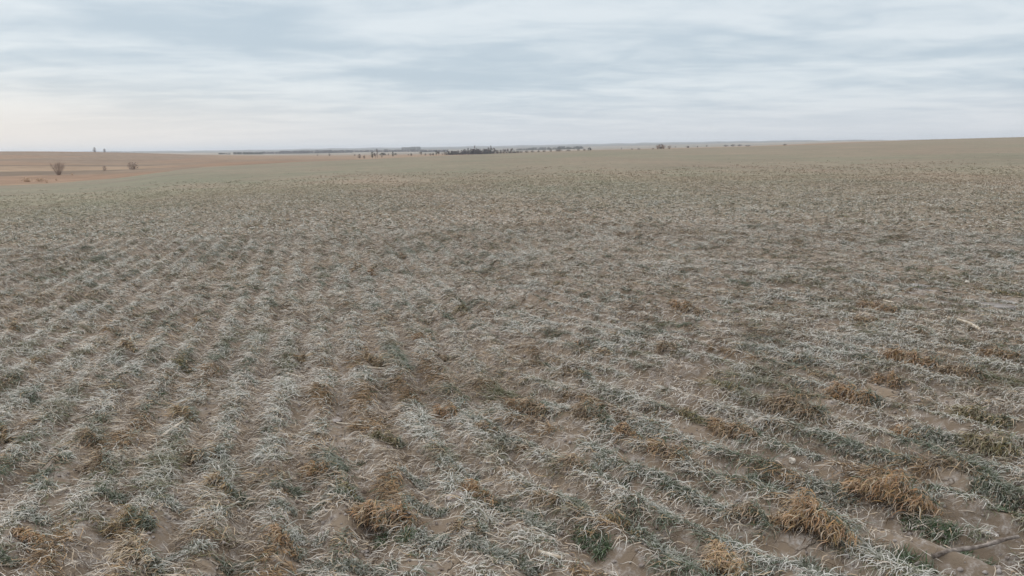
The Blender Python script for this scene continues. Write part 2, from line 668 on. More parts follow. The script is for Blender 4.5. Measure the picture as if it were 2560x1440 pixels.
# ------------------------------------------------------------------ single tufts seen in the photo
# (x, base y, width, height) in photo pixels -> place and size on the ground
TUFTS = [
    # --- lower left
    (85, 1353, 72, 44, 'mound', 'small rounded rust brown mound of dead leaves near the lower left corner'),
    (243, 1112, 98, 42, 'brown', 'brown tuft leaning left, just above a second brown and green tuft at left'),
    (250, 1180, 98, 46, 'brown', 'brown tuft with dark green right half above the upright blue green tuft at left'),
    (275, 1251, 62, 58, 'green', 'upright blue green tuft between a pale straw and bare frosted soil at left'),
    (322, 1330, 118, 70, 'oliverust', 'tuft with ochre left side and dark green right, below the upright blue green one'),
    (90, 1205, 48, 42, 'green', 'small blue green tuft standing left of the bare soil patch at left'),
    (10, 1418, 44, 52, 'dark', 'dark green tuft cut by the left edge near the bottom corner'),
    (72, 1302, 92, 62, 'frost', 'grey green frosted tuft right behind the small rust brown mound'),
    (285, 958, 72, 38, 'dark', 'dark green tuft with brown tips, far up the left side of the field'),
    (80, 1010, 52, 34, 'dark', 'dark olive tuft on bare soil near the left edge, above the frosted band'),
    (12, 1100, 52, 48, 'blond', 'ochre brown tuft of dead leaves cut by the left edge'),
    (455, 1052, 84, 50, 'blond', 'ochre tuft with frosted right side behind the broken pale stalks'),
    (510, 1148, 112, 52, 'brownfrost', 'tuft half brown and half frost white, right of the broken stalks'),
    (548, 1230, 68, 56, 'blond', 'ochre brown half tuft pressed against a dark green one, left of centre bottom'),
    (602, 1240, 74, 46, 'dark', 'dark green frosted tuft touching the ochre brown half tuft'),
    (400, 1258, 98, 38, 'frost', 'low grey frosted tuft right of the upright blue green tuft'),
    (520, 1289, 82, 38, 'frost', 'low spreading frosted tuft in front of the ochre and dark green pair'),
    (360, 1410, 142, 58, 'blondfrost', 'large tangled pale tan tuft with frosted tips at the lower left bottom'),
    (470, 1386, 102, 50, 'white', 'whitish frosted tuft right of the tangled pale tan tuft'),
    (600, 1402, 74, 34, 'dark', 'dark low tuft on brown soil left of the brown bottom tuft'),
    (150, 1156, 62, 28, 'frost', 'flat frosted tuft at the upper edge of the bare soil patch at left'),
    (365, 1205, 62, 34, 'frost', 'small frosted tuft right of the brown and dark green tuft at left'),
    # --- lower centre left
    (1118, 1046, 86, 62, 'rust', 'golden brown tuft leaning left beside a taller frosted bush near centre'),
    (1192, 1068, 92, 64, 'frost', 'tall frosted bush right of the golden brown tuft near centre'),
    (1222, 1099, 64, 40, 'brown', 'small brown tuft below the tall frosted bush near centre'),
    (1295, 1121, 100, 74, 'frostdark', 'round frosted green bush right of the small brown tuft near centre'),
    (980, 1113, 76, 56, 'olive', 'olive brown tuft left of centre with dead leaves sweeping downhill left'),
    (785, 1193, 78, 50, 'rust', 'rust tuft joined to a dark green tuft on its right, left of centre'),
    (832, 1191, 64, 46, 'dark', 'dark green tuft joined to the rust tuft on its left'),
    (822, 1261, 80, 34, 'dark', 'flat dark green tuft with frosted tips on brown soil, left of the olive tuft'),
    (882, 1251, 74, 38, 'olive', 'olive tuft just above the widest rust brown mound of the bottom centre'),
    (945, 1320, 156, 70, 'rustwide', 'wide rust brown mound of dead leaves at bottom centre left'),
    (1062, 1289, 94, 54, 'frostdark', 'frosted tuft with black green heart right of the wide rust brown mound'),
    (1207, 1247, 124, 50, 'rust', 'orange brown cushion of dead leaves above a dark green tuft at bottom centre'),
    (1260, 1279, 94, 42, 'dark', 'dark green tuft under the orange brown cushion at bottom centre'),
    (985, 1357, 78, 30, 'vivid', 'flat bright green star shaped tuft below the wide rust brown mound'),
    (1072, 1363, 88, 50, 'frost', 'pale frosted tuft spreading over soil right of the flat bright green one'),
    (715, 1371, 104, 56, 'rust', 'brown tuft with dark green right end at the bottom, left of centre'),
    (772, 1346, 74, 46, 'white', 'frost white tuft behind the brown bottom tuft left of centre'),
    (815, 1426, 116, 62, 'darkfrost', 'large dark green tuft with pale leaf tips at the bottom edge, left of centre'),
    (940, 1421, 104, 44, 'frostdark', 'frosted tuft right of the large dark green tuft at the bottom edge'),
    (1175, 1346, 78, 40, 'brown', 'dull brown tuft on soil below the orange brown cushion'),
    (1218, 1392, 148, 74, 'frostdark', 'broad grey green tuft at the bottom edge near the centre'),
    (690, 1286, 78, 44, 'frostdark', 'frosted green tuft above the brown bottom tuft left of centre'),
    (712, 1226, 58, 30, 'dark', 'little dark tuft left of the rust and dark green pair'),
    (1035, 1196, 84, 32, 'frost', 'low frosted tuft between the olive brown tuft and the orange brown cushion'),
    (1142, 1186, 90, 40, 'frost', 'frosted blue green patch of leaves above the orange brown cushion'),
    # --- lower centre right
    (1322, 1032, 134, 60, 'rustbrown', 'long russet tuft lying to the left, right of the tall frosted bush near centre'),
    (1390, 1030, 84, 52, 'frost', 'blue grey frosted bush growing at the right end of the long russet tuft'),
    (1478, 1073, 124, 56, 'darkbrown', 'dark green mound with brown left slope right of the centre'),
    (1570, 1113, 66, 44, 'rust', 'small smooth ginger mound right of the dark green mound with brown slope'),
    (1622, 1091, 88, 44, 'frost', 'frosted tuft just behind the small smooth ginger mound'),
    (1672, 1152, 134, 46, 'rustbrown', 'long brown tuft leaning left below the frosted tuft and ginger mound'),
    (1445, 1166, 48, 28, 'orange', 'tiny bright orange cap of dead leaves on a brown tuft right of centre'),
    (1462, 1200, 106, 50, 'brown', 'dark brown tangled tuft right under the tiny bright orange cap'),
    (1512, 1177, 80, 46, 'frost', 'blue white frosted tuft right of the tiny bright orange cap'),
    (1532, 1213, 80, 40, 'dark', 'green tuft at the foot of the dark brown tangled tuft'),
    (1622, 1217, 96, 50, 'frostdark', 'grey green tuft, left one of two sloping down to the right'),
    (1692, 1246, 110, 54, 'dark', 'dark green tuft, right one of two sloping down to the right'),
    (1640, 1287, 114, 52, 'white', 'whitest frost covered mound at the bottom right of centre'),
    (1365, 1276, 70, 38, 'brown', 'brown tuft touching a green tuft at bottom centre right'),
    (1427, 1273, 70, 42, 'green', 'green tuft touching the brown one at bottom centre right'),
    (1350, 1319, 104, 38, 'vividfrost', 'blue green frosted tuft lying flat at bottom centre right'),
    (1555, 1326, 116, 62, 'oliverust', 'tuft with ochre crown and dark green foot left of the whitest frosted mound'),
    (1746, 1336, 120, 56, 'frostdark', 'frosted green tuft right below the whitest frosted mound'),
    (1478, 1364, 100, 46, 'vivid', 'green star shaped tuft standing alone on cracked brown soil'),
    (1660, 1387, 170, 70, 'frostdark', 'broad grey green tuft at the bottom right of the cracked soil'),
    (1305, 1420, 106, 76, 'darkfrost', 'dark green tuft at the bottom edge left of the cracked soil'),
    (1825, 1437, 156, 72, 'blondrust', 'blond orange tuft at the bottom edge, left of the largest rust tussock'),
    (1872, 1312, 104, 50, 'darkbrown', 'brown green tuft between the whitest mound and the largest rust tussock'),
    (1782, 1282, 96, 46, 'frost', 'frosted tuft right of the whitest frosted mound'),
    (1830, 1086, 144, 50, 'rustbrown', 'long brown tuft sloping down right, in the right half below the horizon rows'),
    (1732, 1053, 98, 34, 'olive', 'low olive tuft above the long brown tuft in the right half'),
    (1810, 987, 154, 32, 'olive', 'long olive brown tuft far up in the right half'),
    (1550, 984, 80, 28, 'dark', 'dark tuft far up right of centre, above the dark green mound'),
    (1903, 1210, 106, 56, 'green', 'green tuft left of the small white stone\'s soil strip'),
    # --- lower right
    (2125, 1001, 106, 42, 'rust', 'ginger tuft with dark green right end, far up the right side'),
    (2172, 1011, 74, 32, 'dark', 'dark green end growing out of the ginger tuft at right'),
    (1985, 1043, 144, 38, 'brown', 'long low brown tuft left of the ginger tuft at right'),
    (1942, 1115, 92, 66, 'frostdark', 'tall grey green tuft left above the small white stone'),
    (2262, 1091, 80, 42, 'rust', 'russet tuft with frosted green right neighbour at right'),
    (2332, 1104, 94, 42, 'frostdark', 'frosted green tuft right of the russet tuft at right'),
    (2450, 1051, 106, 38, 'olive', 'olive brown tuft near the right edge, upper one of two'),
    (2490, 1140, 126, 50, 'olive', 'olive brown tuft near the right edge, lower one of two'),
    (2150, 1144, 100, 40, 'frostdark', 'grey green tuft right of the small white stone'),
    (2232, 1165, 84, 46, 'green', 'green tuft in a low line right of the small white stone'),
    (2402, 1206, 156, 56, 'darkbrown', 'wide brown green tuft above two small green tufts at right'),
    (2018, 1149, 54, 32, 'frost', 'small frosted tuft next to the white stone'),
    (2062, 1242, 158, 66, 'frostdark', 'broad frosted grey green tuft left of the wide rust brown tussock at right'),
    (2225, 1284, 206, 80, 'rustwide', 'wide rust brown tussock of dead leaves in the lower right'),
    (2326, 1332, 100, 72, 'vivid', 'green tuft at the right foot of the wide rust brown tussock'),
    (2040, 1372, 200, 102, 'rustbig', 'largest and tallest rust tussock near the lower right corner'),
    (2148, 1380, 156, 84, 'frostdark', 'frosted green half of the largest rust tussock on its right'),
    (1955, 1331, 94, 42, 'rustbrown', 'brown spur of dead leaves left of the largest rust tussock'),
    (2395, 1261, 68, 38, 'green', 'small green tuft right of the wide rust brown tussock'),
    (2495, 1257, 100, 50, 'green', 'green spreading tuft near the right edge above the frosted clods'),
    (2546, 1312, 74, 44, 'vivid', 'vivid green tuft cut by the right edge'),
    (2432, 1323, 42, 38, 'vivid', 'smallest green tuft standing alone on soil near the frosted clods'),
    (2286, 1416, 72, 46, 'vivid', 'green tuft at the left end of the long weathered stick'),
    (2436, 1394, 66, 32, 'vivid', 'green tuft growing behind the middle of the long weathered stick'),
    (2050, 1442, 158, 56, 'frostdark', 'frosted green tuft at the bottom edge below the largest rust tussock'),
    # --- middle distance
    (2285, 913, 130, 32, 'rust', 'wide ginger tuft, brightest of the middle distance at right'),
    (2402, 936, 114, 28, 'brown', 'dark brown tuft trailing right of the wide ginger tuft'),
    (2500, 906, 84, 26, 'rustbrown', 'brown tuft near the right edge beside the wide ginger tuft'),
    (2222, 961, 64, 34, 'rust', 'round ginger tuft below the wide ginger tuft'),
    (2295, 841, 80, 22, 'brown', 'brown tuft left of the curved pale stalk at right'),
    (2525, 749, 78, 22, 'olive', 'olive tuft at the right edge beside the frozen puddle'),
    (2180, 812, 122, 20, 'brown', 'long flat brown tuft left of the curved pale stalk'),
    (2200, 778, 96, 17, 'rustbrown', 'flat brown tuft under the frozen puddle on its left'),
    (1555, 849, 64, 26, 'blond', 'blond tuft in the middle distance right of centre'),
    (1435, 869, 62, 26, 'rust', 'ginger tuft left of the blond one in the middle distance'),
    (1700, 779, 60, 20, 'rust', 'small ginger tuft farthest up right of centre'),
    (1745, 788, 56, 16, 'brown', 'brown tuft touching the small farthest ginger one'),
    (1672, 891, 74, 20, 'brown', 'flat brown tuft right of the blond tuft'),
    (1362, 926, 70, 24, 'darkbrown', 'dark brown tuft below the centre of the picture'),
    (1515, 906, 72, 26, 'brown', 'brown tuft beside a frosted patch right of centre'),
    (1445, 958, 98, 22, 'darkbrown', 'long dark brown tuft below the centre, right of the golden ones'),
    (933, 691, 36, 28, 'rust', 'small peaked ginger tuft, taller of two far away left of centre'),
    (1007, 647, 32, 18, 'rustbrown', 'farthest single brown tuft left of centre'),
    (1150, 669, 30, 16, 'dark', 'far dark tuft straight above the centre rows'),
    (890, 681, 28, 18, 'rustbrown', 'small brown tuft left of the small peaked ginger tuft'),
    (1158, 788, 46, 26, 'olive', 'olive brown cap shaped tuft in the middle distance at centre'),
    (1063, 859, 62, 26, 'rust', 'ginger tuft above the tall tan tuft left of centre'),
    (935, 910, 76, 48, 'blond', 'tall tan tuft in the middle distance left of centre'),
    (1115, 899, 58, 20, 'brown', 'flat brown tuft right of the tall tan tuft'),
    (762, 902, 46, 26, 'blond', 'narrow tan tuft in a tan strip left of the tall tan tuft'),
    (45, 841, 52, 26, 'blond', 'tan tuft near the left edge in the middle distance'),
    (280, 833, 46, 14, 'brown', 'flat brown tuft right of the tan tuft near the left edge'),
    (330, 887, 46, 30, 'blond', 'pale tan tuft in the middle distance at left'),
    (488, 816, 44, 18, 'rustbrown', 'reddish brown tuft in the middle distance left of centre'),
    (465, 926, 64, 32, 'olive', 'olive tuft above the ochre tuft behind the broken stalks'),
]

# type -> (dead colour, share of dead leaves, frost dead, frost live, live colour, spread style)
KINDS = {
    'mound': (RUST * 0.95, 0.95, 0.06, 0.3, LIVE, 'mound'),
    'rust': (RUST, 0.78, 0.10, 0.42, LIVE, 'swept'),
    'rustwide': (RUST * 0.95, 0.86, 0.10, 0.35, LIVE, 'mound'),
    'rustbig': (RUST, 0.90, 0.09, 0.3, LIVE, 'mound'),
    'rustbrown': ((RUST + BROWN) / 2, 0.78, 0.12, 0.4, LIVE, 'swept'),
    'orange': (np.array([0.42, 0.19, 0.055]), 1.0, 0.04, 0.3, LIVE, 'mound'),
    'brown': (BROWN, 0.72, 0.14, 0.38, LIVE, 'swept'),
    'darkbrown': (BROWN * 0.9, 0.5, 0.16, 0.28, LIVE, 'swept'),
    'brownfrost': (BROWN, 0.5, 0.15, 0.66, LIVE, 'swept'),
    'olive': (OLIVE * 1.1, 0.75, 0.12, 0.3, LIVE, 'swept'),
    'oliverust': ((OLIVE + RUST) / 2, 0.52, 0.10, 0.26, LIVE, 'swept'),
    'blond': (TAN * 0.85, 0.8, 0.12, 0.5, LIVE, 'swept'),
    'blondfrost': (TAN, 0.7, 0.38, 0.62, LIVE, 'swept'),
    'blondrust': ((TAN + RUST) / 2, 0.85, 0.14, 0.5, LIVE, 'mound'),
    'green': (DULL, 0.14, 0.3, 0.26, LIVE, 'star'),
    'vivid': (DULL, 0.14, 0.35, 0.13, LIVE * np.array([0.95, 1.12, 0.95]), 'star'),
    'vividfrost': (DULL, 0.14, 0.45, 0.42, LIVE, 'star'),
    'dark': (BROWN, 0.22, 0.18, 0.20, LIVE * 0.85, 'star'),
    'darkfrost': (BROWN, 0.2, 0.25, 0.34, LIVE * 0.8, 'star'),
    'frost': (DULL, 0.34, 0.5, 0.58, LIVE, 'star'),
    'frostdark': (DULL, 0.30, 0.42, 0.42, LIVE * 0.9, 'star'),
    'white': (DULL, 0.3, 0.75, 0.82, LIVE, 'star'),
}
TUFT_POS = []
BARE = []                        # bare spots of soil: x, y, radius, how bare
for bx, by, bw, k in ((2330, 1385, 190, 0.9), (2440, 1408, 170, 0.9), (2230, 1335, 130, 0.85), (2400, 1300, 150, 0.8), (2500, 1400, 120, 0.9), (1500, 1405, 190, 0.92), (1590, 1420, 120, 0.9),
                      (155, 1190, 130, 0.85), (165, 1270, 90, 0.7), (860, 1318, 120, 0.85), (1130, 1310, 150, 0.8), (1060, 1420, 150, 0.8), (1950, 1160, 120, 0.75),
                      (2080, 1165, 150, 0.75), (1830, 1185, 130, 0.8), (1090, 1055, 60, 0.7), (1210, 1020, 60, 0.6), (1420, 1110, 130, 0.75), (900, 1150, 120, 0.6),
                      (1980, 1290, 120, 0.7), (2100, 1020, 100, 0.6), (640, 1170, 110, 0.6), (760, 1260, 100, 0.7), (1545, 1128, 60, 0.8), (2530, 1235, 90, 0.6), (1985, 1148, 60, 0.97)):
    q = on_ground(bx, by)
    BARE.append((q[0], q[1], 0.5 * bw * math.hypot(q[0], q[1]) / F, k))
for tt in np.linspace(0, 1, 9):
    q = on_ground(2330 + 212 * tt, 1416 - 31 * tt)
    BARE.append((q[0], q[1], 0.075, 0.98))


def bareness(x, y):
    b = np.zeros(len(x))
    for bx, by, r, k in BARE:
        dd = np.hypot(x - bx, (y - by) * 0.8) / r
        b = np.maximum(b, k * (1 - sstep(0.75, 1.15, dd)))
    return b




def make_tuft(x, yb, wpx, hpx, kind, label):
    dead, share, fd, fl_, live, style = KINDS[kind]
    px, py, pz = on_ground(x, yb - 0.12 * hpx)
    dist = math.sqrt(px * px + py * py + (CAMZ - pz) ** 2)
    w = wpx * dist / F
    h = hpx * dist / F
    # height of a low heap seen from above is foreshortened together with its depth
    tilt = CAMZ / dist
    depth = 0.62 * w
    hh = max(0.04, min(h, 0.19) * (1.18 if style == 'mound' else 1.18) - 0.18 * depth * tilt)
    dn = max(0.45, min(1.0, 5.0 / dist))
    n = int((210 + (3500 if style == 'mound' else 3000) * w) * dn)
    lw = 0.0037 * max(1.0, dist / 5.0) ** 0.8
    r = bpy.data.objects.new('wheat_tuft', None)
    r.empty_display_size = 0.05
    COL.objects.link(r)
    r.location = (px, py, pz)
    tag(r, label, 'tuft', 'wheat tufts standing out in the field')
    TUFT_POS.append((px, py, 0.5 * w, kind))
    K = 6 if dist < 6 else 4

    # a tuft is a few plants standing along the drill row, grown into each other
    A_ = float(turn(np.array([px]), np.array([py]))[0])
    axis = RA * A_ + (-1.05) * (1 - A_)
    ax, ay = -math.sin(axis), -math.cos(axis)          # along the row, towards the viewer's right
    if style == 'star' and A_ < 0.3:
        ax, ay = 0.95, -0.3
    ns = max(2, int(round(w / 0.055)))
    st = np.linspace(-0.34, 0.34, ns) * w + rng.normal(0, 0.05 * w, ns)
    sc_ = rng.normal(0, 0.07 * w, ns)
    scx, scy = ax * st - ay * sc_, ay * st + ax * sc_
    sh_ = rng.uniform(0.65, 1.15, ns) * (1 - 0.45 * np.abs(np.linspace(-1, 1, ns)) ** 1.5)

    def group(m, colour, frost, is_dead, core=False):
        if m < 4:
            return None
        pos = rng.uniform(0, 1, m)
        if style == 'star':
            q = rng.integers(0, ns, m)
        elif is_dead:
            q = np.minimum((pos ** 1.25 * ns).astype(int), ns - 1)
        else:
            q = np.where(rng.uniform(0, 1, m) < 0.3, rng.integers(0, ns, m), np.minimum(((1 - 0.5 * pos ** 1.4) * ns).astype(int), ns - 1))
        jit = 0.045 * w + 0.008
        rx = scx[q] + rng.normal(0, jit, m)
        ry = scy[q] + rng.normal(0, jit, m)
        hq = hh * sh_[q]
        out = np.arctan2(rx - scx[q], ry - scy[q])
        Lb = min(max(0.26 * w, 0.05), 0.095)
        if style == 'star':
            az = np.where(rng.uniform(0, 1, m) < 0.6, out + rng.normal(0, 0.9, m), rng.uniform(-PI, PI, m))
            L = rng.uniform(0.5, 1.15, m) * Lb
            el = rng.uniform(0.1, 1.35, m)
            cu = rng.uniform(0.9, 2.8, m)
            zb = np.zeros(m)
            if is_dead:
                el = el * 0.4
                az = -1.95 + rng.normal(0, 0.9, m)
        else:
            heap = 1.0 if style == 'mound' else 0.85
            lo_, hi_ = (0.1, 0.9) if style != 'mound' else ((0.05, 0.7) if core else (0.6, 1.0))
            zb = hq * heap * rng.uniform(lo_, hi_, m) * np.exp(-((rx - scx[q]) ** 2 + (ry - scy[q]) ** 2) / (2 * ((2.4 if style == 'mound' else 1.6) * jit) ** 2))
            if is_dead:
                az = -1.95 + rng.normal(0, 1.0 if style == 'mound' else 0.75, m)
                L = rng.uniform(0.55, 1.25, m) * Lb
                el = rng.uniform(-0.15, 0.85, m)
                if style == 'mound':
                    L = L * 0.8
                    el = rng.uniform(-0.35, 0.55, m)
                cu = rng.uniform(0.7, 2.1, m)
            else:
                az = 1.2 + rng.normal(0, 1.1, m)
                L = rng.uniform(0.45, 1.0, m) * Lb
                el = rng.uniform(0.0, 1.2, m)
                cu = rng.uniform(0.8, 2.5, m)
        L = np.clip(L, 0.03, 0.16)
        # keep the tops at the tuft's height
        topz = zb + L * np.sin(np.clip(el, 0, 1.5)) * 0.62
        fac = np.clip(hh * rng.uniform(0.75, 1.25, m) / np.maximum(topz, 1e-3), 0.35, 1.0)
        el = np.where(topz > hh, el * fac, el)
        root = np.stack([px + rx, py + ry, gz(px + rx, py + ry) + zb], 1)
        fr = np.clip(rng.normal(frost, 0.13, m), 0, 0.95)
        v, f, c = leaves(root, az, el, L, lw * rng.uniform(0.7, 1.3, m), cu, rng.uniform(0.1, 1.3, m), K, vary(colour, m, 0.28), fr)
        v = v - np.array([px, py, pz])
        return v, f, c

    nd = int(n * share)
    nl = n - nd
    if nd >= 4:
        parts = [group(int(nd * 0.50) + 2, dead, fd, True), group(int(nd * 0.16) + 2, dead * 0.6 + 0.4 * OLIVE, fd, True),
                 group(int(nd * (0.35 if style == 'mound' else 0.16)) + 2, DEEP * 0.8, 0.03, True, True), group(int(nd * 0.18) + 2, TAN * 0.9, 0.25, True)]  # dark unfrosted core leaves: shade painted into the inside of the heap
        v, f, c = join([p for p in parts if p])
        link('dead_leaves', mesh_np('dead_leaves', v, f, c), MAT_LEAF, r)
    gs = [q for q in (group(int(nl * 0.66), live, fl_ * 1.12, False), group(int(nl * 0.34), live * 0.8 + 0.2 * DEEP, fl_ * 0.2, False)) if q]
    if gs:
        g = join(gs)
        link('green_leaves', mesh_np('green_leaves', *g), MAT_LEAF, r)
    return r


for t in TUFTS:
    make_tuft(*t)


# ------------------------------------------------------------------ the drilled wheat, too many plants to count
def sow(d0, d1, per_row, half=0.74):
    """plant positions in rows between two distances, inside the wedge the view could take in"""
    X, Y = [], []
    for sysk, (c_, s_) in enumerate(((cr, sr), (ca, sa))):
        if sysk and d0 > 13.5:
            continue
        dm = d1 if not sysk else min(d1, 14.0)
        n_u = int(dm / ROW) + 2
        us = np.arange(-n_u, n_u + 1) * ROW
        vs = np.arange(-dm - 1 if sysk else -2, dm + 2, per_row)
        U, Vv = np.meshgrid(us, vs)
        U = U.ravel()
        Vv = Vv.ravel() + rng.uniform(-0.5, 0.5, U.size) * per_row
        wob = (vnoise(Vv * 0.9, U * 0.7, 91 + sysk) - 0.5) * 0.10
        U = U - wob + rng.normal(0, (0.024 if sysk else 0.034) + 0.045 * min(1.0, d0 / 16.0), len(U))
        x = U * c_ + Vv * s_
        y = -U * s_ + Vv * c_
        A = turn(x, y)
        keep = rng.uniform(0, 1, len(x)) < (A if sysk else 1 - A)
        X.append(x[keep])
        Y.append(y[keep])
    x, y = np.concatenate(X), np.concatenate(Y)
    d = np.hypot(x, y)
    az = np.arctan2(x, y)
    k = (d >= d0) & (d < d1) & (np.abs(az) < half) & (d < edge_d(az) * 0.985)
    return x[k], y[k]


def lay_wheat(d0, d1, per_row, nb, wid, K, keep=1.0, use_gz=True):
    x, y = sow(d0, d1, per_row, 1.25 if d1 < 8 else 0.85 if d1 < 17 else 0.76)
    gap = fbm(x * 1.6, y * 1.6, 131, 2) + 0.35 * fbm(x * 0.4, y * 0.4, 137, 2)
    gu, gv, _ = row_st(x, y)
    gap = gap * 0.6 + 0.4 * fbm(gu * 4.6, gv * 3.0, 139, 2) + 0.10
    gap = gap - 0.55 * sstep(26, 74, np.hypot(x, y))
    k = (gap > 0.46) & (rng.uniform(0, 1, len(x)) < keep)
    for (tx, ty, tr, kd) in TUFT_POS:
        if abs(math.hypot(tx, ty)) > d1 + 1:
            continue
        k &= ((x - tx) ** 2 / 1.0 + (y - ty) ** 2 / 0.6) > (tr * 0.78) ** 2
    k &= rng.uniform(0, 1, len(x)) > (bareness(x, y) if d0 < 8 else 0)
    x, y = x[k], y[k]
    n = len(x)
    g = greenness(x, y)
    size = 0.45 + 0.95 * fbm(x * 2.6, y * 2.6, 151, 2) + rng.normal(0, 0.12, n)
    size = np.clip(size, 0.4, 1.5)
    fro = np.clip(0.70 + 0.12 * sstep(5.0, 9, np.hypot(x, y)) + 0.60 * (fbm(x * 0.8, y * 0.8, 161, 2) - 0.5) + rng.normal(0, 0.08, n), 0.12, 0.85)
    nbv = np.maximum(1, (nb * size * rng.uniform(0.7, 1.3, n))).astype(int)
    idx = np.repeat(np.arange(n), nbv)
    m = len(idx)
    dist = np.hypot(x, y)[idx]
    spr = 0.022 * size[idx]
    rx = x[idx] + rng.normal(0, 1, m) * spr
    ry = y[idx] + rng.normal(0, 1, m) * spr
    # a share of each plant's leaves is dead and lies down to the left
    pg = 1.3 * (fbm(x * 2.3, y * 2.3, 157, 2) - 0.5)
    u, v, _ = row_st(x, y)
    pb = (1 - 0.62 * sstep(5, 11, np.hypot(x, y))) * sstep(0.635, 0.72, fbm(u * 3.4, v * 1.2, 171, 2) + 0.05 * (fbm(x * 0.3, y * 0.3, 173, 2) - 0.5))
    deadp = np.clip(0.70 - 0.62 * g + pg + 0.14 * sstep(10, 60, np.hypot(x, y)), 0.08, 0.9)
    deadp = np.maximum(deadp, 0.88 * pb)[idx]
    isd = rng.uniform(0, 1, m) < deadp
    az = np.where(rng.uniform(0, 1, m) < 0.6, np.where(rng.uniform(0, 1, m) < 0.72, -1.75, 1.5) + rng.normal(0, 0.8, m), rng.uniform(-PI, PI, m))
    az = np.where(isd, -1.9 + rng.normal(0, 0.8, m), az)
    el = np.where(isd, rng.uniform(-0.1, 0.5, m), rng.uniform(0.12, 1.15, m))
    L = np.where(isd, rng.uniform(0.06, 0.15, m), rng.uniform(0.05, 0.135, m)) * np.clip(size[idx], 0.6, 1.3)
    cu = np.where(isd, rng.uniform(0.2, 1.3, m), rng.uniform(0.7, 2.3, m))
    pbi = pb[idx]
    rr = rng.uniform(0, 1, m)
    bcol = BROWN + (0.40 * RUST + 0.50 * TAN - BROWN) * vnoise(x * 1.3, y * 1.3, 177)[idx][:, None]
    dcol = np.where((rr < 0.28)[:, None], TAN, DULL)
    dcol = np.where((rng.uniform(0, 1, m) < 0.10 + 0.85 * pbi)[:, None], bcol, dcol)
    dcol = np.where((rr > 0.70)[:, None], DEEP, dcol)
    mo = (fbm(x * 1.4, y * 1.4, 179, 2))[idx]
    lcol = LIVE + (MOSS - LIVE) * sstep(0.42, 0.62, mo)[:, None]
    col = np.where(isd[:, None], dcol, lcol)
    col = col * (1 + rng.uniform(-0.25, 0.25, (m, 1)))
    fr = np.clip(np.where(isd, fro[idx] * (0.80 - 0.62 * pbi), fro[idx]) + rng.normal(0, 0.1, m), 0.02, 0.92)
    sh = 1 - 0.70 * sstep(0.52, 0.66, fbm(rx * 3.4, ry * 6.0, 183, 2))  # frost thinned in noise patches, dark clumps painted in place of relief shading
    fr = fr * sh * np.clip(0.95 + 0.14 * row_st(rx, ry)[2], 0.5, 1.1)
    inner = (rng.uniform(0, 1, m) < 0.36) | (isd & (rr > 0.70))
    fr = np.where(inner, fr * 0.12, np.clip(fr * 1.25, 0, 0.95))
    el = np.where(inner & ~isd, el * 0.5, el)
    tf = 0.85 * sstep(14, 42, dist)[:, None]
    col = col * (1 - tf) + field_colour(rx, ry) * np.array([1.64, 1.64, 1.70]) * tf
    fr = fr * (1 - tf[:, 0])
    root = np.stack([rx, ry, gz(rx, ry) - 0.002], 1)
    w = wid * rng.uniform(0.7, 1.35, m) * (1 if callable(wid) is False else 1)
    fl = None if use_gz else root[:, 2].copy() - 0.01
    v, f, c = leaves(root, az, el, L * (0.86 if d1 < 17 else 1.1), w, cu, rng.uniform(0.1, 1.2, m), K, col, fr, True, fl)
    nd = np.repeat(isd, K)
    nv = np.repeat(isd, 2 * K + 2)
    return (v, f, c, nd, nv)


def split_live(sets):
    for want, nm, lab in ((False, 'winter_wheat', 'frosted green winter wheat leaves in drilled rows over the field'),
                          (True, 'dead_wheat_leaves', 'pale frosted dead wheat leaves lying over the soil')):
        parts = []
        for v, f, c, nd, nv in sets:
            k = nv == want
            rm = np.cumsum(k) - 1
            ff = f[nd == want]
            parts.append((v[k], rm[ff], c[k]))
        V, Fq, C = join(parts)
        tag(link(nm, mesh_np(nm, V, Fq, C), MAT_LEAF), lab, None, None, 'stuff')


